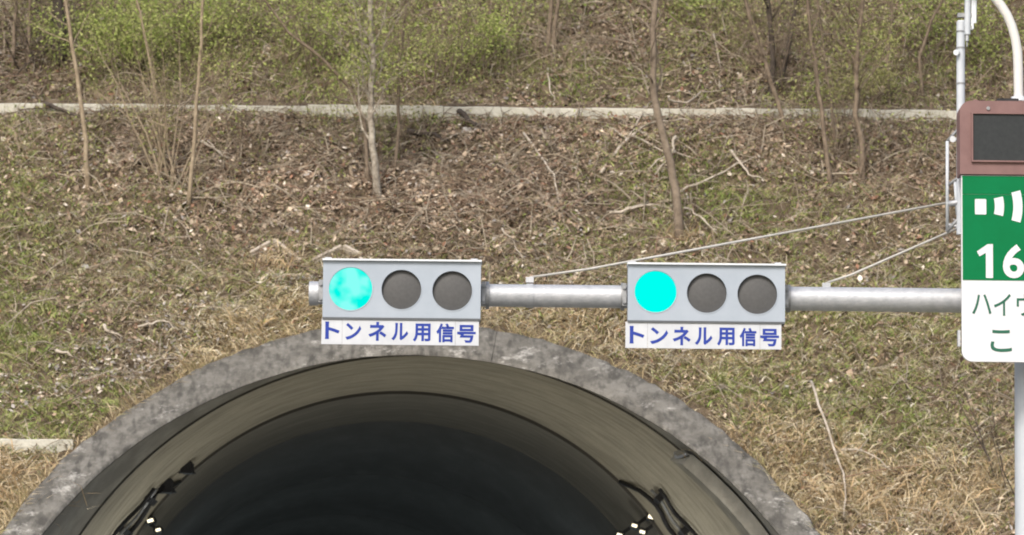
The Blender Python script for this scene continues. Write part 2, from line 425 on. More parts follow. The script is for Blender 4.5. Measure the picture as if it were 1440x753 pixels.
# joint groove, then the lining, coloured darker with depth as daylight fades, a run of rings with a shallow groove between them
g0, g1 = inset(c_joint, -0.16, YJ + 0.01), inset(c_joint, -0.16, YJ + 0.16)
mb = MB(); loft(mb, g0, c_joint); loft(mb, g1, g0)
mb.build('joint_groove', 'groove', tun)
cx0 = sum(p.x for p in c_joint) / len(c_joint)
def deep(Y, d=0.0):
    b = inset(c_joint, 0.03 + d, Y); dx = axis_x(Y) - axis_x(YJ); return [p + Vector((dx, 0, 0)) for p in b]
mb = MB(); loft(mb, deep(YJ + 0.16), [p + Vector((0, 0.01, 0)) for p in g1]); mb.build('joint_lip', 'groove', tun)  # lip coloured dark so the joint reads as shaded
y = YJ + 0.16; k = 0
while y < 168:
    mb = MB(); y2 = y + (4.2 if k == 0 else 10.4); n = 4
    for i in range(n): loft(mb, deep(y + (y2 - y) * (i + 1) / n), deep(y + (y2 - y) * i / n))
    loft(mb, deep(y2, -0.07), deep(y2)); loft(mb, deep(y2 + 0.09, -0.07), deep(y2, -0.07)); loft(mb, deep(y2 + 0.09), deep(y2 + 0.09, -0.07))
    mb.build('lining_ring', 'lining2' if k == 0 else 'dim_lining', tun, auto=True)
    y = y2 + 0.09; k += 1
e = deep(y); mb = MB().add(e, [tuple(range(len(e)))]); mb.build('far_light_block', 'dim_lining', tun)  # unseen cap added to close the bore and keep it dark
c3 = inset(c_joint, 0.0, 0)
JR = (c_joint[NA // 2 + 1].z - 0)                       # crown height at the joint
def lining_hit(px, py, depth=0.0):                      # ray meets the deep lining (circle through the joint arch)
    v = ray(px, py); v = v / v[1]
    ctr = at(562, 992, YJ); rad = (at(562, 550, YJ) - ctr).length
    for Y in np.arange(YJ + 0.3, 140, 0.05):
        p = CAM + v * Y; dx = axis_x(Y) - axis_x(YJ)
        if math.hypot(p[0] - ctr.x - dx, p[2] - ctr.z) > rad - depth: return Vector(p), Vector((ctr.x + dx - p[0], 0, ctr.z - p[2])).normalized()
    return None
def front_pt(ang, t, inn=0.0):                          # point on the front lining: angle from crown, 0 outer edge .. 1 joint
    f = 1 + (ang - ANG[0]) / (ANG[-1] - ANG[0]) * NA; i = int(math.floor(f)); w = f - i
    a = c_band[i].lerp(c_band[i + 1], w); b = c_joint[i].lerp(c_joint[i + 1], w); p = a.lerp(b, t)
    n = Vector((AX0 - p.x, 0, 2.4 - p.z)).normalized(); return p + n * inn

# pale duct up the right collar wall
dct = thing('cable_duct', 'pale rounded duct curving down the right inner wall of the tunnel mouth', 'duct', (3.6, 50, 0))
mb = MB(); duct_pts = []
def collar_pt(ang, t, inn):
    f = 1 + (ang - ANG[0]) / (ANG[-1] - ANG[0]) * NA; i = int(math.floor(f)); w = f - i
    a = c_in[i].lerp(c_in[i + 1], w)
    b = c_band[i].lerp(c_band[i + 1], w); p = a.lerp(b, t)
    n = Vector((AX0 - p.x, 0, 2.4 - p.z)).normalized(); return p + n * inn
angs = np.linspace(39, 88, 30)
for i in range(len(angs) - 1):
    q = []
    for a in (angs[i], angs[i + 1]):
        q.append([collar_pt(a, t, h) for t, h in ((0.36, 0.02), (0.40, 0.2), (0.80, 0.2), (0.84, 0.02))])
    mb.add(q[0] + q[1], [(0, 1, 5, 4), (1, 2, 6, 5), (2, 3, 7, 6)])
    if i == 0: mb.add(q[0], [(0, 3, 2, 1)])
mb.build('duct_cover', 'duct', dct, auto=True)
mb = MB(); mb.tube([collar_pt(38.5 + 0.1 * k, 0.40 + 0.055 * k, 0.06 + 0.07 * math.sin(k / 10 * math.pi)) for k in range(11)], 0.022, 8)
mb.build('conduit_bend', 'zinc', dct, smooth=True)

# wall cables, horns and lamps inside the mouth
for s, lab in ((-1, 'black cable bundle clipped along the left wall of the tunnel mouth'), (1, 'black cable bundle clipped along the right wall of the tunnel mouth')):
    t = thing('wall_cable', lab, 'cable', tuple(front_pt(60 * s, 0.8)))
    for j, (dt, r_) in enumerate(((0.0, 0.035), (0.11, 0.022), (0.2, 0.03))):
        mb = MB(); pts = []
        for k in range(26):
            a = 46.5 + 1.7 * k
            pts.append(front_pt(a * s, 0.74 - dt + 0.05 * math.sin(a * 0.5 + j) if s < 0 else 0.80 - dt + 0.03 * math.sin(a * 0.6 + j), 0.06))
        pts = [front_pt(44.5 * s, 0.98, 0.02)] + pts if j == 0 else pts
        mb.tube(pts, r_, 8); mb.build('cable', 'black' if j != 1 else 'zincd', t, smooth=True)
    mb = MB()
    for a in (49, 56, 63, 70, 77):
        p = front_pt(a * s, 0.72, 0.03); n = Vector((AX0 - p.x, 0, 2.4 - p.z)).normalized()
        mb.box(p, (0.1, 0.9, 0.1), Matrix.Rotation(math.atan2(n.x, n.z), 3, 'Y'))
    mb.build('clip', 'black', t)
def horn(a, t, size, lab):
    p = front_pt(a, t, 0.02); n = Vector((AX0 - p.x, 0, 2.4 - p.z)).normalized()
    h = thing('wall_bracket', lab, 'bracket', tuple(p))
    tang = Vector((n.z, 0, -n.x)) * (1 if a < 0 else -1)
    mb = MB(); d = Vector((0, 1, 0))
    v = [p - tang * size, p + tang * size, p + n * size * 1.6 - tang * size * 0.8]
    mb.add([q - d * 0.05 for q in v] + [q + d * 0.05 for q in v], [(0, 1, 2), (5, 4, 3), (0, 3, 4, 1), (1, 4, 5, 2), (2, 5, 3, 0)])
    mb.build('gusset', 'black', h)
    mb = MB(); mb.box(p - tang * size * 0.4 + n * 0.02, (size * 1.6, 0.34, size * 1.6)); mb.build('junction_box', 'black', h, bevel=0.015)
    return h
horn(-41.5, 0.80, 0.105, 'black triangular wall bracket uppermost inside the left of the tunnel mouth')
horn(-46.3, 0.76, 0.125, 'black triangular wall bracket just above the cables, left of the tunnel mouth')
def fill_light(t, p, e=9.0):  # added fill light for the tunnel interior
    l = bpy.data.lights.new('fill_light', 'POINT'); l.energy = e; l.color = (0.84, 0.97, 1.0) if Vector(p).y > 64 else (1.0, 0.98, 0.92); l.shadow_soft_size = 0.35
    o = bpy.data.objects.new('fill_light', l); COL.objects.link(o); o.parent = t; o.location = Vector(p) - t.location
def fill_row_lamp(s, Y, k):  # low row of unseen lamps, added to brighten the bore
    dx = axis_x(Y) - axis_x(YJ); x = cx0 + dx + s * (4.1 if Y > 60 else 4.3); z = 3.7; p = Vector((x, Y, z))
    t = thing('tunnel_lamp', '%s unseen added fill lamp from the mouth in the low row on the %s wall' % (('first', 'second', 'third', 'fourth', 'fifth', 'sixth')[k], 'left' if s < 0 else 'right'), 'lamp', (x + s * 0.3, Y, z), 'added fill lamps in the %s row' % ('left' if s < 0 else 'right'))
    MB().box(p + Vector((s * 0.25, 0, 0)), (0.5, 0.08, 0.05)).build('bracket', 'black', t)
    MB().box(p, (0.3, 0.6, 0.12)).build('housing', 'black', t, bevel=0.02)
    MB().box(p + Vector((0, 0, -0.067)), (0.22, 0.5, 0.012)).build('diffuser', 'tlamp', t)
    fill_light(t, p + Vector((-s * 0.9, 0, -0.3)), 58.0 if Y < 64 else 20.0)
def tunnel_lamp(px, py, lit, lab, size=0.2, depth=0.35):
    hit = lining_hit(px, py, depth)
    if not hit: return
    p, n = hit
    t = thing('tunnel_lamp', lab, 'lamp', tuple(p + n * -depth), 'tunnel wall lamps')
    rot = Matrix.Rotation(math.atan2(n.x, n.z), 3, 'Y')
    MB().box(p - n * (depth * 0.5), (0.05, 0.08, depth), rot).build('bracket', 'black', t)
    MB().box(p, (size * 1.2, 0.5, size * 0.9), Matrix.Rotation(0.35 if n.x < 0 else -0.35, 3, 'Y')).build('housing', 'black', t, bevel=0.02)

    c = p + n * 0.02 + Vector((0, -0.262, 0))
    MB().box(c, (size * 0.7, 0.02, size * 0.36), Matrix.Rotation(0.3 if n.x < 0 else -0.3, 3, 'Y')).build('diffuser', 'tlamp' if lit else 'lens', t)
for k, Y in enumerate((57.0, 68.0, 77.0, 87.0, 98.0, 110.0)):
    for s in (-1, 1): fill_row_lamp(s, Y, k)
tunnel_lamp(917, 728, True, 'brightest glowing lamp on the right tunnel wall, highest of the right cluster', 0.14)
tunnel_lamp(893, 740, True, 'glowing tunnel lamp below and left of the highest right-hand one', 0.11)
tunnel_lamp(904, 749, True, 'glowing tunnel lamp directly under the highest right-hand one', 0.11)
tunnel_lamp(872, 753, True, 'glowing tunnel lamp lowest and leftmost of the right cluster', 0.11)
tunnel_lamp(212, 733, True, 'upper glowing lamp on the left tunnel wall', 0.12)
tunnel_lamp(223, 746, True, 'lower glowing lamp on the left tunnel wall', 0.10)

# ------------------------------------------------------------------ signal arm and mast
YA = 30.2
arm_px = at(560, 414, YA)
sA = scale_at(arm_px)
armZ = lambda px, py: at(px, py, YA).z
pA = at(452, 413, YA); pB = at(1448, 424, YA)
arm = thing('signal_mast', 'galvanised mast behind the green sign with its long horizontal arm', 'mast', (pB.x, YA, 0))
def along(px): t = (px - 452) / (1448 - 452); return pA.lerp(pB, t)
def arm_piece(x0, x1, r0, r1, name):
    MB().tube([along(x0), along(x1)], [r0, r1], 28).build(name, 'zinc', arm, auto=True)
arm_piece(437, 660, 15.5 / sA, 15.8 / sA, 'arm_tube')
arm_piece(661, 1090, 15.8 / sA, 16.5 / sA, 'arm_tube'); arm_piece(1091, 1448, 16.8 / sA, 17.2 / sA, 'arm_tube')
for x in (873, 1106, 683):
    MB().tube([along(x), along(x + 5)], 19.5 / sA, 28).build('arm_flange', 'zincd', arm, auto=True)
MB().tube([along(435), along(448)], 17 / sA, 28).build('end_cap', 'zinc', arm, auto=True)
MB().tube([(pB.x, YA, 0), (pB.x, YA, at(1448, 190, YA).z)], [0.13, 0.112], 32).build('mast_tube', 'pole', arm, auto=True)
MB().tube([(pB.x, YA, 0), (pB.x, YA, 0.05)], 0.28, 24).build('base_plate', 'zincd', arm)
for (x0, y0, x1, y1, cx) in ((745, 394, 1448, 264, 745), (1162, 402, 1448, 277, 1162)):
    a = at(x0, y0, YA); b = at(x1, y1, YA)
    o = MB().tube([a + Vector((0, 0, 0.02)), a.lerp(b, 0.12), b], [0.0085, 0.009, 0.009], 8).build('stay_rod', 'rod', arm, smooth=True)
    mb = MB(); mb.tube([along(cx - 5), along(cx + 5)], 17.2 / sA, 24); mb.box(a + Vector((0, 0, 0.0)), (0.06, 0.03, 0.04))
    mb.build('stay_clamp', 'zinc', o, auto=True)

# ------------------------------------------------------------------ tunnel signals
def signal(cx, cy, w, h, lens, litm, plate, text, lab, labp):
    Yf = 29.95; c = at(cx, cy, Yf); s = scale_at(c)
    t = thing('tunnel_signal', lab, 'traffic light', (c.x, Yf, c.z), 'tunnel signals on the arm')
    X = lambda px: c.x + (px - cx) / s
    Z = lambda py: c.z - (py - cy) / s
    x0, x1, z0, z1 = c.x - w / 2 / s, c.x + w / 2 / s, c.z - h / 2 / s, c.z + h / 2 / s
    D = 0.17
    # front face with three round openings
    mb = MB(); n = 64
    xb = [x0] + [(X(lens[i][0]) + X(lens[i + 1][0])) / 2 for i in range(2)] + [x1]
    for i, (lx, ly, lr) in enumerate(lens):
        ox, oz, rad = X(lx), Z(ly), lr / s; a0, a1 = xb[i], xb[i + 1]
        inner, outer = [], []
        for k in range(n):
            a = 2 * math.pi * k / n; dx, dz = math.cos(a), math.sin(a)
            inner.append((ox + rad * dx, Yf, oz + rad * dz))
            tx = ((a1 - ox) if dx > 0 else (a0 - ox)) / dx if abs(dx) > 1e-9 else 1e9
            tz = ((z1 - oz) if dz > 0 else (z0 - oz)) / dz if abs(dz) > 1e-9 else 1e9
            q = min(tx, tz); outer.append([ox + q * dx, Yf, oz + q * dz])
        for (qx, qz) in ((a0, z0), (a0, z1), (a1, z0), (a1, z1)):
            j = min(range(n), key=lambda k: (outer[k][0] - qx) ** 2 + (outer[k][2] - qz) ** 2); outer[j] = [qx, Yf, qz]
        back = [(x, Yf + 0.035, z) for x, y_, z in inner]
        mb.add(inner + [tuple(p) for p in outer] + back,
               [(k, (k + 1) % n, (k + 1) % n + n, k + n) for k in range(n)] + [(k + 2 * n, (k + 1) % n + 2 * n, (k + 1) % n, k) for k in range(n)])
    mb.add([(x0, Yf, z0), (x1, Yf, z0), (x1, Yf, z1), (x0, Yf, z1), (x0, Yf + D, z0), (x1, Yf + D, z0), (x1, Yf + D, z1), (x0, Yf + D, z1)],
           [(0, 4, 5, 1), (1, 5, 6, 2), (2, 6, 7, 3), (3, 7, 4, 0), (4, 7, 6, 5)])
    mb.build('housing', 'housing', t)
    MB().box((c.x, Yf + D / 2 - 0.012, z1 + 0.007), (x1 - x0 + 0.012, D + 0.03, 0.013)).build('top_trim', 'rim', t)
    MB().box((c.x, Yf + D / 2, z0 - 0.008), (x1 - x0, D, 0.014)).build('bottom_shade_lip', 'shade', t)  # bottom lip with the shade of the underside in its colour
    for i, (lx, ly, lr) in enumerate(lens):
        ox, oz, rad = X(lx), Z(ly), lr / s
        mb = MB(); rings = [(1.0, 0.032), (0.8, 0.026), (0.5, 0.02), (0.2, 0.017)]
        vs = [(ox + rad * q * math.cos(2 * math.pi * k / 48), Yf + d, oz + rad * q * math.sin(2 * math.pi * k / 48)) for q, d in rings for k in range(48)]
        fs = [(j * 48 + k, j * 48 + (k + 1) % 48, (j + 1) * 48 + (k + 1) % 48, (j + 1) * 48 + k) for j in range(3) for k in range(48)]
        fs.append(tuple(3 * 48 + k for k in range(48))); mb.add(vs, fs)
        o = mb.build('lens', litm if i == 0 else 'lens', t, smooth=True)
        o['label'] = 'lit blue-green lens' if i == 0 else 'dark unlit lens'
        mb = MB(); mb.tube([(ox, Yf - 0.003, oz), (ox, Yf + 0.004, oz)], rad * 1.045, 48, cap=False)
        v = [(ox + rad * q * math.cos(2 * math.pi * k / 48), Yf - 0.003, oz + rad * q * math.sin(2 * math.pi * k / 48)) for q in (1.0, 1.045) for k in range(48)]
        mb.add(v, [(k, (k + 1) % 48, (k + 1) % 48 + 48, k + 48) for k in range(48)]); mb.build('bezel', 'housing', o, auto=True)
    for sx in (x0 + 0.12, x1 - 0.12):
        MB().box((sx, Yf + D + 0.04, c.z), (0.08, 0.09, 0.2)).build('mount_bracket', 'zincd', t)
    for sx in (x0 - 0.022, x1 + 0.02):
        mb = MB(); mb.box((sx, Yf + 0.16, c.z), (0.03, 0.06, 0.17))
        for dz in (-0.055, 0.055): mb.tube([(sx, Yf + 0.115, c.z + dz), (sx, Yf + 0.135, c.z + dz)], 0.016, 8)
        mb.build('side_clamp', 'zincd', t)
    for sx in (x0 + 0.035, x1 - 0.05):
        MB().box((sx, Yf + 0.05, z1 + 0.022), (0.05, 0.03, 0.018)).build('lifting_lug', 'zinc', t)
    # name plate below, three white panels with blue lettering
    p = thing('tunnel_signal_plate', labp, 'sign', (X((plate[0] + plate[1]) / 2), Yf, Z(plate[3])), 'lettered plates under the signals')
    px = [plate[0], plate[4], plate[5], plate[1]]
    for i in range(3):
        e0 = 0.001 if i else 0; e1 = 0.001 if i < 2 else 0
        MB().prism([(X(px[i]) + e0, Z(plate[3])), (X(px[i + 1]) - e1, Z(plate[3])), (X(px[i + 1]) - e1, Z(plate[2])), (X(px[i]) + e0, Z(plate[2]))], Yf + 0.01, Yf + 0.014).build('panel', 'plate', p)
    for q in (plate[0] + 30, plate[1] - 30):
        MB().box((X(q), Yf + 0.03, Z(plate[2] + 6)), (0.05, 0.03, 0.16)).build('hanger', 'zincd', p)
    MB().box((X((plate[0] + plate[1]) / 2), Yf + 0.024, Z((plate[2] + plate[3]) / 2)), (0.9, 0.014, 0.03)).build('back_rail', 'zincd', p)
    mb = MB(); lettering(mb, [(ch, X(a), X(b), Z(q1), Z(q0), 0.03) for ch, a, b, q0, q1 in text], Yf + 0.0085)
    mb.build('lettering', 'blue', p)
k = 360 / 1427.0
T1 = [(ch, 420 + a * k, 420 + b * k, 330 + c_ * k + dy, 330 + d_ * k + dy) for ch, a, b, c_, d_, dy in (
    ('ト', 150, 232, 492, 590, -0.5), ('ン', 264, 352, 498, 592, -0.3), ('ネ', 392, 492, 490, 596, -0.2), ('ル', 520, 614, 494, 592, 0), ('用', 640, 738, 496, 598, 0), ('信', 770, 868, 494, 600, 0), ('号', 886, 990, 500, 600, 0.3))]
k2 = 380 / 1440.0
T2 = [(ch, 760 + a * k2, 760 + b * k2, 340 + c_ * k2, 340 + d_ * k2) for ch, a, b, c_, d_ in (
    ('ト', 476, 556, 454, 548), ('ン', 586, 682, 460, 550), ('ネ', 706, 802, 456, 555), ('ル', 824, 918, 458, 552), ('用', 942, 1036, 458, 555), ('信', 1062, 1152, 458, 557), ('号', 1172, 1272, 462, 556))]
signal(565, 407.5, 222, 80, [(493, 407, 30.5), (564.5, 407.5, 28), (636, 408.5, 28)], 'cyan2', (453, 674, 449, 485.5, 482, 641), T1,
       'grey three-lamp tunnel signal nearest the arm tip, its mottled green lens lit', 'white plate with blue lettering under the signal nearest the arm tip')
signal(993.5, 412.5, 221, 79, [(922, 411, 29.5), (994, 412.5, 28), (1065, 413.5, 28)], 'cyan', (880, 1099, 454, 491, 911, 1069), T2,
       'grey three-lamp tunnel signal nearer the green sign, evenly lit green lens', 'white plate with blue lettering under the signal nearer the green sign')

# ------------------------------------------------------------------ green and white roadside sign with display board
YS = 29.7; cs = at(1490, 330, YS); sS = scale_at(cs)
X = lambda px: cs.x + (px - 1490) / sS
Z = lambda py: cs.z - (py - 330) / sS
board = thing('display_board', 'mauve-brown electronic display board with dark screen above the green sign', 'display board', (cs.x, YS, Z(245)))
r15 = 16 / sS
MB().prism(rounded(X(1350), X(1632), Z(246), Z(141), (0, 0, r15, r15)), YS - 0.02, YS + 0.20).build('casing', 'mauve', board, auto=True)
def frame_rect(mb, x0, x1, z0, z1, w, y0, y1):
    mb.box(((x0 + x1) / 2, (y0 + y1) / 2, z0 + w / 2), (x1 - x0, y1 - y0, w)); mb.box(((x0 + x1) / 2, (y0 + y1) / 2, z1 - w / 2), (x1 - x0, y1 - y0, w))
    mb.box((x0 + w / 2, (y0 + y1) / 2, (z0 + z1) / 2), (w, y1 - y0, z1 - z0 - 2 * w)); mb.box((x1 - w / 2, (y0 + y1) / 2, (z0 + z1) / 2), (w, y1 - y0, z1 - z0 - 2 * w)); return mb
MB().box(((X(1368) + X(1612)) / 2, YS - 0.022, (Z(160) + Z(227)) / 2), (X(1612) - X(1368), 0.012, Z(160) - Z(227))).build('screen', 'screen', board)
frame_rect(MB(), X(1366), X(1614), Z(229), Z(158), 0.012, YS - 0.042, YS - 0.0205).build('screen_frame', 'mauve', board)
MB().tube([(X(1390), YS - 0.03, Z(152)), (X(1390), YS - 0.0205, Z(152))], 0.014, 10).build('latch', 'zincd', board)
MB().tube([(X(1375) + 0.02 * math.cos(a), YS + 0.08, Z(141) + 0.02 * math.sin(a)) for a in np.linspace(0, math.pi, 8)], 0.007, 6).build('lifting_eye', 'mauve', board)
MB().box((X(1419), YS + 0.09, Z(140) + 0.011), (30 / sS, 0.14, 0.02)).build('gasket_plate', 'black', board)
sign = thing('radio_sign', 'green and white highway radio sign with large white 16 and wave marks', 'sign', (cs.x, YS, Z(511)))
r14 = 15 / sS
MB().prism(rounded(X(1352), X(1628), Z(511), Z(247), (r14, r14, 0, 0)), YS, YS + 0.035).build('backing', 'white', sign, auto=True)
MB().prism(rounded(X(1353.5), X(1626.5), Z(396), Z(274.5)), YS - 0.004, YS + 0.001).build('green_sheet', 'green', sign)
MB().prism(rounded(X(1353.5), X(1626.5), Z(274), Z(248)), YS - 0.005, YS + 0.001).build('green_sheet', 'green', sign)
yt = YS - 0.0075
mb = MB()
mb.prism(rounded(X(1371), X(1387), Z(303), Z(281), (0.008,) * 4), yt, yt + 0.002)
cxw, czw = X(1352), Z(291)
for r0, r1, a in ((47, 60, 13.5), (73, 86, 15.5), (99, 112, 17)):
    n = 8; vs = []
    for k_ in range(n + 1):
        t_ = R(-a + 2 * a * k_ / n)
        vs += [(cxw + r0 / sS * math.cos(t_), yt, czw + r0 / sS * math.sin(t_)), (cxw + r1 / sS * math.cos(t_), yt, czw + r1 / sS * math.sin(t_))]
    mb.add(vs, [(2 * i, 2 * i + 1, 2 * i + 3, 2 * i + 2) for i in range(n)])
mb.build('wave_mark', 'white', sign)
MB().add([(X(a), yt, Z(b)) for a, b in ((1386, 393), (1396, 393), (1396, 345), (1388.5, 345), (1373.5, 355.5), (1377, 362.5), (1386, 357.5))], [(0, 1, 2, 3, 6), (3, 4, 5, 6)]).build('digit', 'white', sign)
for c_, a, b in (('6', 1410, 1440), ('2', 1448, 1478), ('0', 1486, 1516)):
    lettering(MB(), [(c_, X(a), X(b), Z(393), Z(345), 0.028)], yt).build('digit', 'white', sign)
L_ = ([(c_, X(x0), X(x1), Z(q1), Z(q0), 0.006) for c_, x0, x1, q0, q1 in (
    ('ハ', 1366.5, 1393.5, 416, 444), ('イ', 1397, 1421, 415, 446), ('ウ', 1429, 1454, 415, 446), ('ェ', 1461, 1481, 424, 445), ('イ', 1487, 1510, 415, 446), ('ラ', 1518, 1542, 416, 445), ('ジ', 1548, 1574, 415, 445), ('オ', 1580, 1606, 415, 446))])
L_ += [(c_, X(x0), X(x0 + 30), Z(497), Z(466), 0.012) for c_, x0 in (('こ', 1392), ('こ', 1448), ('か', 1504), ('ら', 1560))]
for q_ in L_: lettering(MB(), [q_], YS - 0.003).build('character', 'dkgreen', sign)
MB().box((X(1348.5), YS + 0.04, Z(478)), (0.02, 0.05, 0.12)).build('edge_clip', 'zinc', sign)
for z_ in (300, 450): MB().box((X(1448), YS + 0.2, Z(z_)), (0.5, 0.33, 0.05)).build('mounting_rail', 'zincd', sign)

# curved lamp pole rising behind the display board
YL = 29.86
lp = thing('curved_lamp_pole', 'slim white pole curving over to the left above the display board', 'pole', (at(1432, 200, YL).x, YL, Z(250)))
pts = [at(x, y_, YL) for x, y_ in ((1432.5, 250), (1432.5, 136), (1432, 100), (1431, 75), (1428, 55), (1423, 37), (1416, 21), (1407, 7), (1396, -6), (1380, -18), (1350, -32), (1310, -42))]
MB().tube(pts, [6.9 / sS] * 4 + [6.6 / sS] * 4 + [6.2 / sS] * 4, 16).build('pole_tube', 'lampw', lp, auto=True)
MB().tube([at(1432.5, 143, YL), at(1432.5, 137, YL)], 11 / sS, 16).build('collar', 'rim', lp, auto=True)
mb = MB(); e_ = pts[-1]; mb.box(e_ + Vector((-0.2, 0, -0.01)), (0.45, 0.16, 0.09)); mb.build('lamp_head', 'lampw', lp, bevel=0.02)
MB().box((at(1440, 240, YL).x, YL + 0.14, at(1440, 240, YL).z), (0.12, 0.3, 0.05)).build('bracket', 'zincd', lp)

# antenna mast and ladder bracket at the sign's left edge
YM = 29.98
am = thing('antenna_mast', 'pale slender antenna mast rising behind the left edge of the display board', 'mast', tuple(at(1351, 330, YM)))
MB().tube([at(1351, 330, YM), at(1351, 31, YM)], 6.1 / sS, 16).build('mast_tube', 'pole', am, auto=True)
for y_ in (45, 68, 118): MB().tube([at(1351, y_ + 1.2, YM), at(1351, y_ - 1.2, YM)], 6.7 / sS, 16).build('clamp_band', 'zincd', am)
MB().tube([at(1346, 74, YM - 0.03), at(1344.5, 74, YM - 0.06)], 4.2 / sS, 10).build('sensor_cap', 'rim', am)
MB().box(at(1351, 31, YM) + Vector((0, 0, 0.004)), (0.05, 0.05, 0.01)).build('top_cap', 'rim', am, bevel=0.003)
ant = thing('whip_antenna', 'grey stepped antenna rods clamped to the top of the slender mast', 'antenna', tuple(at(1361, 66, YM)))
for x, yb, w, m in ((1360.3, 49, 4.6, 'pole'), (1360.0, 58, 2.6, 'zinc'), (1359.8, 66, 1.2, 'zincd'), (1367.5, 41, 2.2, 'rim'), (1370.8, 33, 2.6, 'rim')):
    MB().tube([at(x, yb, YM - 0.01), at(x + 1.5, -70, YM - 0.01)], w / sS, 10).build('rod', m, ant, auto=True)
for y_ in (22, 40): MB().box(at(1357, y_, YM), (22 / sS, 0.04, 0.03)).build('clamp', 'zincd', ant)
br = thing('ladder_bracket', 'galvanised ladder-shaped bracket sticking out left of the sign', 'bracket', tuple(at(1340, 322, YM)))
MB().tube([at(1332.2, 199, YM), at(1332.2, 322, YM)], 2.4 / sS, 8).build('rail', 'pole', br, smooth=True)
for x0, y0, x1, y1, r_, m in ((1332, 199, 1352, 177, 2.2, 'zincd'), (1333, 261, 1356, 244, 2.2, 'zincd'), (1331, 326, 1356, 300, 3.0, 'zincd'), (1333, 287, 1356, 284, 4.0, 'zinc'), (1333, 316, 1356, 321, 2.2, 'zinc'), (1343, 256, 1346, 302, 2.2, 'pole'), (1335, 197, 1354, 196, 2.5, 'zinc')):
    MB().tube([at(x0, y0, YM), at(x1, y1, YM)], r_ / sS, 8).build('rung', m, br, smooth=True)
MB().tube([at(1340, 196, YM - 0.05), at(1340, 196, YM + 0.03)], 4.5 / sS, 12).build('bolt', 'rim', br, auto=True)
MB().box(at(1400, 289, YM) + Vector((0, 0.1, 0)), (100 / sS, 0.05, 0.06)).build('cross_bar', 'zincd', br)

# ------------------------------------------------------------------ concrete kerbs and lattice on the slope
def slope_kerb(name, lab, pa, pb, Y0, h, th, seg=2.0, x_extra=0.0):
    a = at(*pa, Y0); b = at(*pb, Y0)
    t = thing(name, lab, 'kerb', tuple(a))
    n = max(1, int((b.x - a.x + 2 * x_extra) / seg)); d = (b - a) / (b.x - a.x)
    rnd = random.Random(4)
    for i in range(n):
        x0 = -x_extra + (b.x - a.x + 2 * x_extra) * i / n; x1 = -x_extra + (b.x - a.x + 2 * x_extra) * (i + 1) / n - 0.012
        jz, jy = rnd.uniform(-0.014, 0.014), rnd.uniform(-0.02, 0.02); tl = rnd.uniform(-0.008, 0.008)
        p0 = a + d * x0; p1 = a + d * x1; mb = MB(); m_ = 8
        q = []
        for k_ in range(m_ + 1):
            p = p0.lerp(p1, k_ / m_) + Vector((0, jy, jz + tl * (k_ / m_ - 0.5))); w = rnd.uniform(-0.007, 0.007)
            q += [p + Vector((0, 0, w)), p + Vector((0, 0.012, w + 0.012)), p + Vector((0, th, w + 0.012)), p + Vector((0, th, -h - 0.3)), p + Vector((0, 0, -h - 0.3))]
        mb.add(q, [(5 * k_ + j, 5 * k_ + (j + 1) % 5, 5 * k_ + 5 + (j + 1) % 5, 5 * k_ + 5 + j) for k_ in range(m_) for j in range(5)] + [(0, 4, 3, 2, 1), tuple(5 * m_ + j for j in range(5))])
        mb.build('kerb_block', 'kerb', t)
slope_kerb('drain_kerb', 'long pale concrete kerb running across the slope above the signals', (0, 145.5), (1440, 157.5), LEDGE_Y - 0.14, 0.12, 0.16, 2.0, 14)
kl = at(0, 616, 50)
pl = hill_hit(50, 622)
slope_kerb('lower_kerb', 'short concrete kerb meeting the left end of the tunnel arch', (-160, 617), (104, 618.5), pl.y - 0.18, 0.1, 0.2, 1.4, 0)
lat = thing('slope_lattice', 'half buried zigzag of concrete beams behind the tip of the signal arm', 'slope frame', tuple(hill_hit(430, 372)))
for (a, b) in (((352, 361), (380, 345)), ((386, 342), (425, 373)), ((440, 371), (480, 351)), ((484, 351), (538, 378))):
    p, q = hill_hit(*a), hill_hit(*b); d = (q - p); up = Vector((0, -0.55, 0.83)); sd = d.cross(up).normalized()
    mb = MB(); w, hh = 0.03, 0.075
    o1 = [p + sd * w + up * hh, p - sd * w + up * hh, p - sd * w - up * 0.25, p + sd * w - up * 0.25]
    mb.add(o1 + [x + d for x in o1], [(0, 1, 2, 3), (7, 6, 5, 4), (0, 4, 5, 1), (1, 5, 6, 2), (2, 6, 7, 3), (3, 7, 4, 0)])
    mb.build('beam', 'dead', lat, bevel=0.008)

# ------------------------------------------------------------------ ground cover
rng = np.random.RandomState(11)
def zone_pts(lst):
    out = []
    for px, py, rx, ry, w in lst:
        p = hill_hit(px, py); s = scale_at(p); out.append((p.x, p.y, rx / s, ry / s * 1.7, w))
    return out
GREEN = zone_pts([(200, 60, 140, 50, .8), (10, 330, 60, 160, 0.7), (120, 590, 150, 40, 1.1), (330, 420, 120, 60, .35), (40, 480, 110, 70, .75), (560, 60, 120, 60, .3), (700, 60, 80, 60, .3), (980, 20, 80, 60, .6),
                   (1250, 80, 130, 70, .3), (940, 260, 120, 60, .55), (1080, 300, 120, 50, .5), (1060, 560, 120, 60, .8), (1250, 590, 100, 60, .85), (1180, 440, 200, 50, .5), (620, 160, 200, 25, .4), (860, 110, 150, 40, .4),
                   (450, 110, 120, 40, .4), (1330, 430, 60, 60, .45), (240, 300, 100, 50, .3), (800, 340, 90, 40, .35)])
STRAW = zone_pts([(380, 455, 90, 35, 1.0), (440, 430, 60, 40, .9), (800, 445, 120, 40, .9), (20, 690, 60, 70, 1.5), (1150, 660, 80, 90, 1.0), (1300, 690, 180, 70, 1.0), (1000, 520, 90, 50, .7), (950, 470, 120, 40, .6), (1250, 470, 200, 60, .5), (300, 500, 100, 40, .6), (230, 390, 200, 50, .35), (60, 240, 70, 90, .3)])
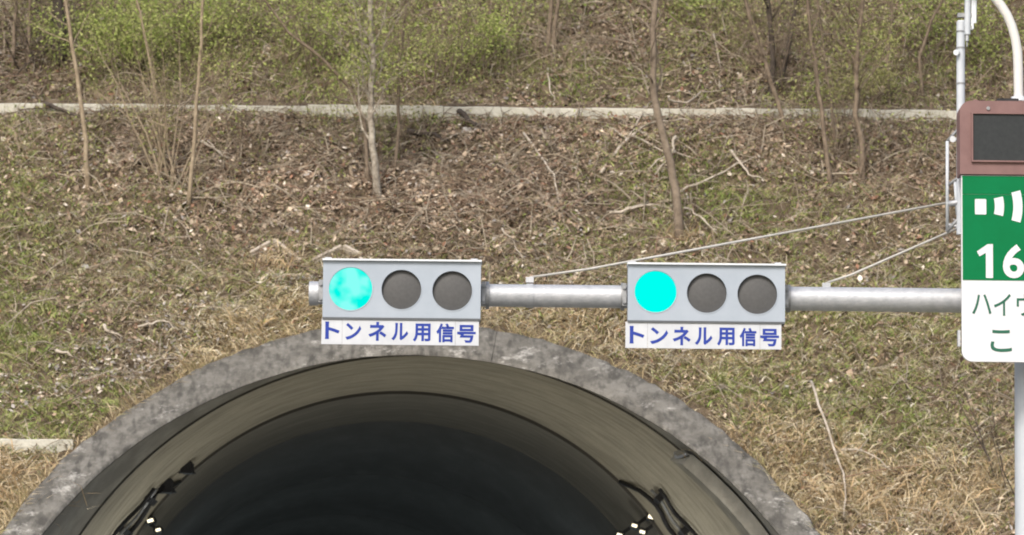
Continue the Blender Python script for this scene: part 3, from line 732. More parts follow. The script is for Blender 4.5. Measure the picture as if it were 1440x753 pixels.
BROWN = zone_pts([(420, 230, 260, 80, 1.0), (700, 270, 160, 80, 1.0), (1150, 220, 200, 60, .9), (850, 170, 200, 40, .6), (250, 210, 120, 60, .7), (30, 80, 60, 60, 1.0), (860, 60, 120, 40, .8), (1080, 110, 100, 50, .7)])
GREY = zone_pts([(60, 560, 90, 25, 1.0), (170, 500, 90, 25, 1.0), (290, 450, 80, 25, .9), (400, 395, 70, 25, .7), (620, 270, 90, 30, .2)])
def zone(Z_, X_, Y_):
    s = np.zeros(len(X_))
    for x, y_, rx, ry, w in Z_: s += w * np.exp(-(((X_ - x) / rx) ** 2 + ((Y_ - y_) / ry) ** 2))
    return s
def scatter(n, mask=None, mx=170, seed=0, rad=715.0):
    r = np.random.RandomState(seed); X_ = r.uniform(-9.6, 9.6, n); Y_ = r.uniform(46.5, 67.5, n)
    P = np.stack([X_, Y_, hill_z(X_, Y_)], -1); q = proj(P)
    ok = (q[:, 0] > -mx) & (q[:, 0] < W0 + mx) & (q[:, 1] > -70) & (q[:, 1] < H0 + 90) & ~ring_inside(P, rad) & ~((Y_ > LEDGE_Y - 0.1) & (Y_ < LEDGE_Y + 0.55))
    if mask is not None: ok &= r.rand(n) < mask(X_, Y_)
    return P[ok], r
NRM = np.array([0, -SLOPE, 1.0]); NRM /= np.linalg.norm(NRM)
def lerp_cols(cols, w):
    cols = np.array(cols); return cols[w]
def stuff(name, V, Fc, C, m, lab, cat):
    o = link(name, raw_mesh(name, V, Fc, C), m); return tag(o, lab, cat, kind='stuff')
def unit(v): return v / np.maximum(np.linalg.norm(v, axis=-1, keepdims=True), 1e-9)

# dead leaves: small folded quads lying about
def make_litter():
    P, r = scatter(520000, lambda X_, Y_: np.clip(0.22 + 0.75 * zone(BROWN, X_, Y_) + 0.4 * zone(GREY, X_, Y_) - 0.22 * zone(GREEN, X_, Y_) + 0.5 * (fbm(X_ * 1.4, Y_ * 1.4, 3) - 0.5), 0.05, 1), seed=1)
    n = len(P); nrm = unit(NRM[None] + r.normal(0, 0.55, (n, 3))); a = unit(np.cross(nrm, r.normal(0, 1, (n, 3)))); b = np.cross(nrm, a)
    L = r.uniform(0.016, 0.055, n) * np.where(r.rand(n) < 0.05, 1.4, 1.0); w = L * r.uniform(0.3, 0.75, n)
    c = P + NRM * r.uniform(0.0, 0.055, (n, 1)); fold = nrm * (L * r.uniform(-0.3, 0.5, n))[:, None]
    V = np.stack([c - a * L[:, None], c + b * w[:, None] + fold, c + a * L[:, None], c - b * w[:, None] + fold * 0.4], 1).reshape(-1, 3)
    br_, gr_ = zone(BROWN, P[:, 0], P[:, 1]), zone(GREY, P[:, 0], P[:, 1])
    pal = np.array([(0.22, 0.16, 0.115), (0.35, 0.26, 0.19), (0.46, 0.365, 0.27), (0.57, 0.47, 0.36), (0.70, 0.63, 0.54), (0.38, 0.35, 0.33), (0.085, 0.06, 0.046), (0.30, 0.165, 0.11)])
    pr = np.array([0.24, 0.25, 0.19, 0.10, 0.035, 0.035, 0.11, 0.04]); k_ = r.choice(8, n, p=pr)
    k_ = np.where((gr_ > 0.3) & (r.rand(n) < 0.6), np.where(r.rand(n) < 0.3, 4, 5), k_)
    C = pal[k_] * r.uniform(0.8, 1.3, (n, 1)) * (0.75 + 0.65 * fbm(P[:, 0] * 0.9, P[:, 1] * 0.9, 3))[:, None] * np.where(P[:, 1] > 60.8, 0.72, 1.0)[:, None]
    stuff('leaf_litter', V, np.arange(4 * n).reshape(-1, 4), np.repeat(C, 4, 0), 'veg', 'brown and pale dead leaves strewn over the slope', 'leaf litter')
    return n
# grass blades: three-faced bent strips
def blades(P, r, L, w, lean, curl, C):
    n = len(P); az = r.uniform(0, 2 * math.pi, n); d = np.stack([np.cos(az), np.sin(az) * 0.8 - 0.25, np.zeros(n)], -1)
    up = unit(np.array([0, -0.25, 1.0])[None] + d * lean[:, None]); up2 = unit(up + d * curl[:, None] + np.array([0, -0.1, -0.35])[None] * curl[:, None])
    s = unit(np.cross(up, r.normal(0, 1, (n, 3)))) * (w / 2)[:, None]
    b = P - NRM * 0.01; m_ = b + up * (L * 0.55)[:, None]; t_ = m_ + up2 * (L * 0.5)[:, None]
    V = np.stack([b - s, b + s, m_ + s * 0.8, m_ - s * 0.8, t_], 1).reshape(-1, 3); i = np.arange(n) * 5
    T = np.concatenate([np.stack([i, i + 1, i + 2], -1), np.stack([i, i + 2, i + 3], -1), np.stack([i + 3, i + 2, i + 4], -1)])
    return V, T, np.repeat(C, 5, 0)
def make_grass():
    # dry straw
    P, r = scatter(760000, lambda X_, Y_: np.clip(0.36 + 0.25 * (Y_ < 57.5) + 0.45 * zone(STRAW, X_, Y_) - 0.20 * zone(BROWN, X_, Y_) - 0.34 * zone(GREEN, X_, Y_) - 0.20 * (Y_ > 60.8) + 0.7 * (fbm(X_ * 2.1 + 5, Y_ * 2.1, 3) - 0.5), 0.03, 1), seed=2, rad=709)
    st = np.clip(zone(STRAW, P[:, 0], P[:, 1]), 0, 1.3); n = len(P)
    L = r.uniform(0.06, 0.17, n) * (1 + 0.9 * st * r.rand(n)); w = r.uniform(0.007, 0.015, n) * (1 + 0.4 * st)
    pal = np.array([(0.60, 0.51, 0.32), (0.76, 0.67, 0.47), (0.40, 0.33, 0.21), (0.88, 0.82, 0.67), (0.20, 0.16, 0.09), (0.62, 0.46, 0.26)])
    C = pal[r.choice(6, n, p=[.27, .2, .2, .12, .15, .06])] * r.uniform(0.75, 1.2, (n, 1)) * (0.72 + 0.28 * np.clip(st, 0, 1))[:, None]
    V, T, C = blades(P, r, L, w, r.uniform(0.5, 1.8, n), r.uniform(0.4, 2.0, n), C)
    stuff('dry_grass', V, T, C, 'veg', 'straw coloured dry grass matted over the slope', 'dry grass')
    # green blades and moss
    P, r = scatter(760000, lambda X_, Y_: np.clip(0.10 + 0.08 * (Y_ < 57.5) - 0.09 * zone(BROWN, X_, Y_) + 1.25 * zone(GREEN, X_, Y_) * (0.35 + 1.3 * np.clip(fbm(X_ * 2.6 + 40, Y_ * 2.6, 3) - 0.25, 0, 1)) + 0.3 * (fbm(X_ * 1.7 + 60, Y_ * 1.7, 3) - 0.55), 0.01, 1), seed=3)
    n = len(P); gr = np.clip(zone(GREEN, P[:, 0], P[:, 1]), 0, 1)
    L = r.uniform(0.06, 0.17, n); w = r.uniform(0.009, 0.019, n)
    pal = np.array([(0.31, 0.34, 0.12), (0.40, 0.45, 0.16), (0.19, 0.22, 0.075), (0.48, 0.49, 0.22), (0.28, 0.41, 0.10)])
    C = pal[r.choice(5, n, p=[.3, .25, .2, .15, .1])] * r.uniform(0.75, 1.2, (n, 1))
    V, T, C = blades(P, r, L, w, r.uniform(0.3, 1.6, n), r.uniform(0.2, 1.6, n), C)
    stuff('green_grass', V, T, C, 'veg', 'low green and olive grass growing in patches on the slope', 'grass')
# fine twigs: thin three-sided sticks lying on the slope
def make_twigs():
    P, r = scatter(85000, lambda X_, Y_: np.clip(0.22 + 0.5 * zone(BROWN, X_, Y_), 0, 1), seed=4)
    n = len(P); d = r.normal(0, 1, (n, 3)); d -= (d @ NRM)[:, None] * NRM * r.uniform(0.5, 0.95, (n, 1)); d = unit(d + np.array([0, 0, 0.25]))
    L = r.uniform(0.10, 0.55, n) * np.where(r.rand(n) < 0.2, 2.1, 1); w = r.uniform(0.003, 0.008, n) * (1 + (L > 0.5) * 0.5)
    a = unit(np.cross(d, r.normal(0, 1, (n, 3)))); b = np.cross(d, a); p0 = P + NRM * 0.02 - d * (L / 2)[:, None]; p0 += NRM * (0.02 + 0.12 * L * r.rand(n))[:, None]
    mid = p0 + d * (L / 2)[:, None] + a * (L * r.uniform(-0.12, 0.12, n))[:, None] + NRM * (L * 0.08)[:, None]; p1 = p0 + d * L[:, None]
    V = []
    for c, q in ((p0, 1.0), (mid, 0.85), (p1, 0.35)):
        for k_ in range(3):
            t_ = 2 * math.pi * k_ / 3; V.append(c + (a * math.cos(t_) + b * math.sin(t_)) * (w * q)[:, None])
    V = np.stack(V, 1).reshape(-1, 3); i = np.arange(n)[:, None] * 9; fs = []
    for j in range(2):
        for k_ in range(3): fs.append(np.concatenate([i + j * 3 + k_, i + j * 3 + (k_ + 1) % 3, i + j * 3 + 3 + (k_ + 1) % 3, i + j * 3 + 3 + k_], 1))
    pal = np.array([(0.30, 0.24, 0.17), (0.42, 0.36, 0.28), (0.16, 0.12, 0.085), (0.50, 0.43, 0.33), (0.26, 0.17, 0.12)])
    C = pal[r.choice(5, n, p=[.28, .26, .18, .18, .10])] * r.uniform(0.8, 1.15, (n, 1))
    stuff('fallen_twigs', V, np.concatenate(fs), np.repeat(C, 9, 0), 'veg', 'thin fallen twigs scattered over the leaf litter', 'twigs')
UNDER = zone_pts([(200, 190, 130, 70, 1.0), (520, 190, 90, 80, .8), (1180, 190, 150, 80, 1.0), (60, 60, 90, 60, 1.0), (250, 80, 150, 60, .7), (480, 60, 170, 75, 1.4), (600, 90, 170, 75, 1.4), (180, 60, 160, 60, 1.2), (700, 60, 90, 60, 1.0), (800, 60, 140, 60, .6), (1060, 60, 160, 70, 1.0), (1260, 60, 140, 80, 1.0), (1400, 60, 90, 80, .8), (330, 220, 80, 40, .5), (900, 230, 120, 50, .3), (1200, 660, 160, 50, .3)])
def make_undergrowth():
    P, r = scatter(30000, lambda X_, Y_: np.clip(0.02 + 0.55 * zone(UNDER, X_, Y_), 0, 0.8), seed=6)
    n = len(P); seg = 5; L = r.uniform(0.25, 1.0, n) ** 1.3 * np.where(r.rand(n) < 0.15, 1.7, 1.0); w = r.uniform(0.0028, 0.0065, n)
    az = r.uniform(0, 2 * math.pi, n); d = unit(np.stack([np.cos(az) * 0.45, np.sin(az) * 0.3 - 0.1, np.ones(n)], -1)); side = np.stack([-np.sin(az), np.cos(az), np.zeros(n)], -1); out = np.stack([np.cos(az), np.sin(az), np.zeros(n)], -1)
    c = P - np.array([0, 0, 0.03]); rings = []; lp = []; bend = r.uniform(-0.2, 0.5, n)
    for k_ in range(seg + 1):
        rings.append(c.copy())
        if k_ >= 2: lp.append(c.copy())
        d = unit(d + out * (bend * 0.25)[:, None] + r.normal(0, 0.14, (n, 3))); c = c + d * (L / seg)[:, None]
    V = []
    for k_, q in enumerate(rings):
        wk = w * (1 - 0.75 * k_ / seg)
        for j in range(3):
            t_ = 2 * math.pi * j / 3; V.append(q + (side * math.cos(t_) + out * math.sin(t_)) * wk[:, None])
    V = np.stack(V, 1).reshape(-1, 3); i = np.arange(n)[:, None] * (3 * (seg + 1)); fs = []
    for k_ in range(seg):
        for j in range(3): fs.append(np.concatenate([i + k_ * 3 + j, i + k_ * 3 + (j + 1) % 3, i + k_ * 3 + 3 + (j + 1) % 3, i + k_ * 3 + 3 + j], 1))
    pal = np.array([(0.34, 0.27, 0.19), (0.24, 0.19, 0.13), (0.44, 0.37, 0.27), (0.16, 0.12, 0.09), (0.30, 0.28, 0.14)])
    C = np.repeat(pal[r.choice(5, n, p=[.3, .25, .18, .12, .15])] * r.uniform(0.8, 1.15, (n, 1)), 3 * (seg + 1), 0); Fc = np.concatenate(fs)
    q = np.concatenate(lp); q = q[(r.rand(len(q)) < np.clip(3.2 * (fbm(q[:, 0] * 1.1 + 4, q[:, 2] * 1.3, 3) - 0.36), 0.04, 0.9)) & (q[:, 1] > 57)]; q = np.concatenate([q, q])
    V2, F2, C2 = leaf_cards(q, r, 0.025, LO + LG + LG, 0.06)
    stuff('undergrowth', np.concatenate([V, V2]), np.concatenate([Fc, F2 + len(V)]), np.concatenate([C, C2]), 'leaf', 'thin budding stems of undergrowth standing over the upper slope', 'undergrowth')
make_litter(); make_grass(); make_twigs()

# ------------------------------------------------------------------ trees and shrubs
def leaf_cards(pts, r, size, pal, spread):
    P = np.array(pts); n = len(P); c = P + r.normal(0, spread, (n, 3))
    nrm = unit(r.normal(0, 1, (n, 3)) + np.array([0, -0.3, 0.8])); a = unit(np.cross(nrm, r.normal(0, 1, (n, 3)))); b = np.cross(nrm, a)
    L = r.uniform(0.6, 1.3, n) * size * 1.15; w = L * r.uniform(0.35, 0.55, n); f = nrm * (L * 0.2)[:, None]
    V = np.stack([c - a * L[:, None], c + b * w[:, None] + f, c + a * L[:, None], c - b * w[:, None] + f], 1).reshape(-1, 3)
    pal = np.array(pal); C = pal[r.choice(len(pal), n)] * r.uniform(0.75, 1.25, (n, 1))
    return V, np.arange(4 * n).reshape(-1, 4), np.repeat(C, 4, 0)
LG = [(0.34, 0.41, 0.11), (0.44, 0.50, 0.16), (0.26, 0.32, 0.09), (0.50, 0.54, 0.20)]      # fresh green
LO = [(0.38, 0.37, 0.16), (0.32, 0.33, 0.12), (0.46, 0.43, 0.22), (0.27, 0.27, 0.10)]     # olive buds
make_undergrowth()
def grow(mb, p, d, L, r0, depth, rnd, tips, droop=0.0, sides=5, bend=0.22):
    n = 5; pts = [p]; rad = [r0]; q = p.copy(); dd = d.normalized()
    for i in range(n):
        dd = (dd + Vector((rnd.gauss(0, bend), rnd.gauss(0, bend * 0.7), rnd.gauss(0, bend * 0.6) + 0.06 - droop))).normalized()
        q = q + dd * (L / n); pts.append(q.copy()); rad.append(r0 * (1 - 0.8 * (i + 1) / n))
        if depth <= 1: tips.append((q.copy(), L))
        if depth > 0 and i >= 1:
            for _ in range(1 if rnd.random() < 0.85 else 2):
                e_ = (dd + Vector((rnd.gauss(0, 0.75), rnd.gauss(0, 0.5), rnd.gauss(0.12, 0.45)))).normalized()
                grow(mb, q.copy(), e_, L * rnd.uniform(0.35, 0.6), rad[-1] * 0.6, depth - 1, rnd, tips, droop, 4 if depth > 1 else 3, bend)
    mb.tube(pts, rad, sides, cap=False)
def tree(name, lab, cat, trunk_px, r0, bark, seed, nbr=10, brlen=1.0, leaf=None, nleaf=0, lsize=0.03, spread=0.07, lo=0.25, droop=0.0, depth=1, extend=1.5, group=None):
    rnd = random.Random(seed); base = hill_hit(*trunk_px[0]); Y0 = base.y
    pts = [base - Vector((0, 0, 0.12))]
    for i, (x, y_) in enumerate(trunk_px[1:]): pts.append(at(x, y_, Y0 - 0.05 * (i + 1)))
    d = (pts[-1] - pts[-2]).normalized(); last = pts[-1]
    for k_ in range(3): last = last + (d + Vector((rnd.gauss(0, .12), 0, 0.1))).normalized() * extend / 3; pts.append(last)
    fine = []
    for a, b in zip(pts[:-1], pts[1:]):
        for k_ in range(3): fine.append(a.lerp(b, k_ / 3) + Vector((rnd.gauss(0, 0.008), rnd.gauss(0, 0.01), 0)))
    fine.append(pts[-1]); n = len(fine)
    rad = [r0 * (1.25 if i == 0 else 1.0) * (1 - 0.62 * i / (n - 1)) for i in range(n)]
    t = thing(name, lab, cat, tuple(base), group)
    MB().tube(fine, rad, 9).build('trunk', bark, t, smooth=True)
    mb = MB(); tips = []
    nbr = int(nbr * 1.8)
    for k_ in range(nbr):
        u = lo + (1 - lo) * (k_ + rnd.random()) / nbr; i = min(int(u * (n - 1)), n - 2); p = fine[i].lerp(fine[i + 1], rnd.random())
        a = rnd.uniform(0, 2 * math.pi); e_ = Vector((math.cos(a), math.sin(a) * 0.7, rnd.uniform(0.3, 1.3)))
        grow(mb, p, e_, brlen * rnd.uniform(0.5, 1.1), rad[i] * 0.36, depth, rnd, tips, droop)
    if nbr: mb.build('branches', bark, t)
    if nleaf and tips:
        r = np.random.RandomState(seed); k_ = r.randint(0, len(tips), nleaf * 3); P = [tuple(tips[i][0]) for i in k_]
        V, Fc, C = leaf_cards(P, r, lsize, leaf, spread); V -= np.array(base)
        me = raw_mesh('crown', V, Fc, C); link('crown', me, 'leaf', t)
    return t
def shrub(name, lab, cat, bx, by, height, width, nst, r0, bark, seed, leaf=None, nleaf=0, lsize=0.028, spread=0.06, depth=1, group=None, lean=0.0):
    rnd = random.Random(seed); base = hill_hit(bx, by); t = thing(name, lab, cat, tuple(base), group); tips = []
    for k_ in range(nst):
        a = rnd.uniform(0, 2 * math.pi); p = base + Vector((rnd.gauss(0, width * 0.12), rnd.gauss(0, width * 0.1), 0)); p.z = float(hill_z(p.x, p.y)) - 0.05
        e_ = Vector((math.cos(a) * width / height * rnd.uniform(0.2, 0.8) + lean, math.sin(a) * width / height * 0.5 - 0.1, 1))
        mb = MB(); grow(mb, p, e_, height * rnd.uniform(0.65, 1.1), r0 * rnd.uniform(0.6, 1.1), depth, rnd, tips, 0, 6, 0.12)
        mb.build('stem', bark, t)
    if nleaf and tips:
        r = np.random.RandomState(seed); tips = [q for q in tips if q[0].z > base.z + height * 0.15]; k_ = r.randint(0, len(tips), int(nleaf * 1.7))
        V, Fc, C = leaf_cards([tuple(tips[i][0]) for i in k_], r, lsize, leaf, spread); V -= np.array(base)
        link('crown', raw_mesh('crown', V, Fc, C), 'leaf', t)
    return t
tree('sapling', 'thin tan sapling crossing the kerb, leftmost below the green bush', 'tree', [(123, 264), (121, 200), (112, 130), (101, 60), (92, 0)], 0.040, 'tanbark', 21, 8, 0.8, LO + LG, 200, 0.024, lo=0.4)
tree('sapling', 'slender pale sapling right of the multi-stem shrub, standing by the kerb', 'tree', [(264, 285), (272, 220), (278, 140), (283, 60), (285, 0)], 0.034, 'tanbark', 22, 10, 0.8, LO + LG, 300, 0.024, lo=0.3)
tree('sapling', 'thin twisted sapling above the kerb between the two pale ones', 'tree', [(225, 150), (212, 100), (204, 50), (193, 0)], 0.022, 'tanbark', 23, 5, 0.6, LG, 160, 0.025, lo=0.3)
tree('birch_tree', 'birch with a patchy pale trunk rising left of centre across the kerb', 'tree', [(531, 276), (526, 225), (521, 165), (524, 90), (520, 0)], 0.058, 'birch', 24, 20, 1.25, LO + LG + LG, 2200, 0.024, 0.12, lo=0.22, depth=2)
tree('sapling', 'dark sapling leaning left from the birch foot', 'tree', [(520, 262), (512, 170), (490, 120), (455, 85), (405, 45), (380, 10)], 0.030, 'bark', 25, 9, 0.9, LG, 500, 0.022, 0.09, lo=0.4, depth=2)
tree('sapling', 'slim grey sapling just right of the birch', 'tree', [(553, 240), (562, 180), (560, 100), (572, 0)], 0.028, 'bark', 26, 12, 0.9, LO + LG, 600, 0.024, 0.1, lo=0.25, depth=2)
tree('bare_tree', 'brown leafless trunk rising above the right-hand signal and across the kerb', 'tree', [(956, 338), (951, 270), (938, 210), (919, 130), (918, 60), (921, 0)], 0.068, 'softbark', 27, 9, 1.0, lo=0.35, depth=1)
tree('sapling', 'left one of two brown stems growing together above the kerb', 'tree', [(766, 80), (772, 40), (776, 0)], 0.045, 'bark', 29, 4, 0.8, lo=0.4)
tree('sapling', 'right one of two brown stems growing together above the kerb', 'tree', [(775, 82), (780, 40), (785, 0)], 0.035, 'bark', 30, 4, 0.8, lo=0.4)
tree('sapling', 'brown sapling leaning left over the kerb, right of the bare trunk', 'tree', [(1108, 185), (1092, 140), (1076, 90), (1052, 20)], 0.040, 'bark', 31, 8, 0.9, LO, 180, 0.022, lo=0.35, depth=2)
tree('sapling', 'dark upright stem above the kerb between the two leaning ones', 'tree', [(1082, 130), (1088, 80), (1080, 0)], 0.05, 'dkbark', 32, 10, 0.9, LO, 120, 0.022, lo=0.3, depth=2)
tree('sapling', 'dark stem leaning right above the kerb', 'tree', [(1092, 128), (1108, 75), (1120, 0)], 0.042, 'dkbark', 33, 9, 0.9, LO, 120, 0.022, lo=0.3, depth=2)
tree('sapling', 'tall thin tree below the kerb with its foot lowest on the right', 'tree', [(1171, 262), (1160, 200), (1152, 130), (1142, 60), (1135, 0)], 0.038, 'bark', 34, 12, 1.0, LO, 600, 0.02, 0.09, lo=0.3, depth=2)
tree('sapling', 'short grey stem beside the tall thin tree on the right', 'tree', [(1178, 215), (1172, 165), (1160, 80), (1150, 0)], 0.026, 'bark', 35, 9, 0.9, LO, 500, 0.02, 0.09, lo=0.3, depth=2)
tree('sapling', 'thick brown sapling crossing the kerb, nearest to the ladder bracket', 'tree', [(1216, 258), (1211, 200), (1204, 160), (1205, 80), (1212, 0)], 0.048, 'bark', 36, 14, 1.1, LO + LG, 900, 0.021, 0.1, lo=0.3, depth=2)
tree('sapling', 'thin upright stem above the kerb near the antenna mast', 'tree', [(1252, 145), (1248, 90), (1256, 0)], 0.028, 'bark', 37, 9, 0.9, LG, 400, 0.024, 0.1, lo=0.2, depth=2)
tree('sapling', 'bent twiggy stem against the kerb, left of the antenna mast', 'tree', [(1300, 140), (1292, 80), (1310, 30), (1325, 0)], 0.03, 'bark', 38, 9, 0.9, LG, 500, 0.025, 0.1, lo=0.2, depth=2)
tree('dark_tree', 'dark thick trunk at the top left corner', 'tree', [(82, 82), (84, 40), (80, 0)], 0.11, 'dkbark', 39, 8, 1.0, lo=0.2, depth=2)
for i, (x, yb) in enumerate(((18, 92), (40, 88), (60, 75))):
    tree('bare_sapling', ('leftmost', 'middle', 'rightmost')[i] + ' of three bare grey stems at the top left corner', 'tree', [(x, yb), (x + 2, 40), (x + 5 - 3 * i, 0)], 0.035, 'bark', 40 + i, 8, 0.8, lo=0.15, depth=2)
shrub('multistem_shrub', 'fine many-stemmed shrub growing against the kerb between two saplings', 'shrub', 236, 262, 2.3, 1.3, 16, 0.017, 'tanbark', 50, LO, 900, 0.018, 0.08)
shrub('green_bush', 'fresh green bush on the upper left, largest of the green ones', 'shrub', 165, 105, 1.3, 2.6, 16, 0.018, 'bark', 51, LG, 2600, 0.028, 0.13, 1)
shrub('green_bush', 'fresh green bush at the top between sapling and birch', 'shrub', 300, 70, 1.0, 1.6, 9, 0.014, 'bark', 52, LG, 900, 0.026, 0.12)
shrub('green_bush', 'green-leaved shrub behind the birch branches at the top', 'shrub', 430, 95, 1.3, 1.6, 10, 0.014, 'bark', 53, LG, 800, 0.024, 0.12)
shrub('olive_shrub', 'olive twiggy shrub right of the birch above the kerb', 'shrub', 600, 130, 1.7, 1.5, 12, 0.016, 'bark', 54, LO + LG, 1100, 0.022, 0.12)
shrub('green_bush', 'bright green sprig leaning right, right of the olive shrub', 'shrub', 660, 110, 1.1, 1.3, 9, 0.014, 'bark', 55, LG, 900, 0.026, 0.1, lean=0.5)
shrub('olive_shrub', 'low yellow-green shrub by the kerb among the right-hand saplings', 'shrub', 1205, 150, 0.7, 1.6, 10, 0.012, 'bark', 56, LO, 800, 0.022, 0.1)
shrub('green_bush', 'green bush at the top right beside the antenna mast', 'shrub', 1300, 85, 1.2, 1.8, 12, 0.014, 'bark', 57, LG, 1000, 0.026, 0.13)
shrub('green_bush', 'small green plant at the top edge right of the bare trunk', 'shrub', 985, 40, 0.9, 1.2, 8, 0.012, 'bark', 58, LG, 500, 0.024, 0.1)
shrub('olive_shrub', 'twiggy shrub at the top behind the two leaning dark stems', 'shrub', 1060, 70, 1.4, 1.6, 10, 0.014, 'bark', 59, LO, 500, 0.022, 0.12)
shrub('green_bush', 'small bush behind the display board at the right edge', 'shrub', 1400, 110, 1.0, 1.4, 9, 0.013, 'bark', 60, LG, 600, 0.025, 0.12)
shrub('bare_bush', 'brown leafless thicket above the kerb behind the leaning dark stems', 'shrub', 1095, 120, 1.5, 2.0, 16, 0.015, 'bark', 65, depth=2)
shrub('bare_bush', 'grey leafless thicket above the kerb left of the bare trunk', 'shrub', 800, 95, 1.0, 1.8, 12, 0.011, 'tanbark', 66, depth=2)
shrub('bare_bush', 'brown leafless thicket below the kerb around the right-hand saplings', 'shrub', 1195, 235, 1.4, 1.8, 16, 0.011, 'bark', 67, LO, 300, 0.018, 0.08, depth=2)
shrub('bare_bush', 'thin leafless thicket around the foot of the birch', 'shrub', 515, 240, 1.2, 1.5, 12, 0.010, 'bark', 68, LO, 250, 0.018, 0.08, depth=2)
shrub('bramble', 'tangle of tan canes below the kerb left of the birch', 'shrub', 330, 230, 0.9, 1.8, 14, 0.010, 'tanbark', 61)
shrub('bramble', 'tangle of grey canes under the right-hand saplings', 'shrub', 1130, 250, 0.8, 2.0, 12, 0.010, 'tanbark', 62)
shrub('bare_bush', 'dark tangled leafless bush at the top left corner', 'shrub', 45, 95, 1.3, 2.2, 16, 0.016, 'dkbark', 64, depth=2)
shrub('bare_bush', 'thin dark bush beside the mast at the lower right edge', 'shrub', 1432, 700, 1.9, 2.0, 5, 0.013, 'dkbark', 63, lean=-0.35)

# ------------------------------------------------------------------ fallen branches, stalks and stones
def fallen(lab, pts_px, r0, seed, m='dead', lift=0.07, side=(), name='fallen_branch', cat='branch'):
    rnd = random.Random(seed)
    def path(pp):
        out = []
        for i, (x, y_) in enumerate(pp): out.append(hill_hit(x, y_) + Vector((0, -0.55, 0.83)) * (lift + 0.05 * rnd.random()))
        f = []
        for a, b in zip(out[:-1], out[1:]):
            for k_ in range(3): f.append(a.lerp(b, k_ / 3) + Vector((rnd.gauss(0, .01), rnd.gauss(0, .01), rnd.gauss(0, .012))))
        return f + [out[-1]]
    p = path(pts_px); t = thing(name, lab, cat, tuple(p[0]))
    MB().tube(p, [r0 * (1 - 0.65 * i / (len(p) - 1)) for i in range(len(p))], 7).build('limb', m, t, smooth=True)
    for sp in side:
        q = path(sp); MB().tube(q, [r0 * 0.6 * (1 - 0.7 * i / (len(q) - 1)) for i in range(len(q))], 6).build('side_twig', m, t, smooth=True)
fallen('long pale forked branch lying below the kerb left of the bare trunk', [(846, 250), (884, 203), (900, 190), (925, 177), (975, 178)], 0.028, 1, side=[[(884, 203), (905, 165), (915, 150)], [(890, 200), (935, 222), (985, 232)], [(884, 203), (850, 184)]])
fallen('bleached crooked stick leaning against the brown bare trunk', [(948, 213), (946, 232), (921, 263)], 0.026, 2, lift=0.2)
fallen('pale stick splayed left from the brown bare trunk', [(945, 225), (925, 240), (911, 253)], 0.018, 3, lift=0.15)
fallen('long thin pale stick slanting down the brown slope above the first signal gap', [(738, 195), (757, 222), (778, 255), (784, 285), (792, 312)], 0.020, 4)
fallen('curved pale branch on the slope right of the bare trunk', [(1028, 222), (1042, 240), (1052, 255), (1075, 264)], 0.024, 5)
fallen('pale branch running right from the bare trunk below the kerb', [(955, 278), (990, 265), (1035, 240), (1060, 228)], 0.022, 6)
fallen('forked dead branch lying left of the bare trunk above the second signal', [(858, 308), (880, 302), (905, 298), (950, 298)], 0.024, 7, side=[[(880, 302), (912, 291)]])
fallen('dead stick sloping right from the bare trunk above the second signal', [(962, 300), (985, 315), (1008, 336)], 0.02, 8)
fallen('pale dead limb hanging across the bare trunk at the top', [(852, 0), (885, 10), (915, 20), (945, 22), (975, 37)], 0.026, 9, lift=0.3)
fallen('forked pale stick on the upper slope left of the bare trunk', [(770, 105), (774, 135), (780, 150)], 0.016, 10, side=[[(774, 108), (795, 115)]])
fallen('short pale stick standing right of the bare trunk above the kerb', [(1004, 55), (1010, 90), (1012, 135)], 0.018, 11)
fallen('curved twig on the kerb right of the bare trunk', [(940, 148), (965, 155), (985, 140), (1030, 132)], 0.018, 12)
fallen('pair of pale sticks below the kerb right of the slender sapling', [(278, 205), (300, 218), (322, 232)], 0.018, 13, side=[[(290, 208), (312, 225), (335, 230)]])
fallen('grey stick on the lower left slope above the arch', [(78, 500), (95, 508), (112, 516)], 0.026, 14)
fallen('grey branch below a dark hollow on the left slope', [(145, 470), (158, 476), (172, 484)], 0.026, 15)
fallen('pale curved stalk beside the hollow on the left slope', [(195, 468), (215, 462), (230, 460), (252, 472)], 0.02, 16)
fallen('dry branch curving in front of the right end of the arch', [(1140, 560), (1155, 610), (1182, 680), (1188, 710), (1185, 753)], 0.02, 17, lift=0.22)
fallen('pale arching stalk at the lower right slope', [(1175, 655), (1205, 652), (1235, 668), (1250, 680)], 0.016, 18, lift=0.2)
fallen('thin dead twig above the arch on the right', [(960, 505), (985, 498), (1010, 488)], 0.018, 19)
fallen('small pale twig lying between the signals on the slope', [(705, 330), (722, 350), (735, 378)], 0.014, 20)
fallen('thick dark log lying below the kerb right of the birch', [(575, 192), (600, 198), (632, 206)], 0.05, 21, m='dkbark')
fallen('dark log at the foot of the upper slope right of the first log', [(645, 168), (665, 180), (690, 198)], 0.05, 22, m='dkbark')
fallen('dark log lying below the kerb by the leftmost sapling', [(62, 155), (90, 166), (122, 178)], 0.04, 23, m='dkbark')
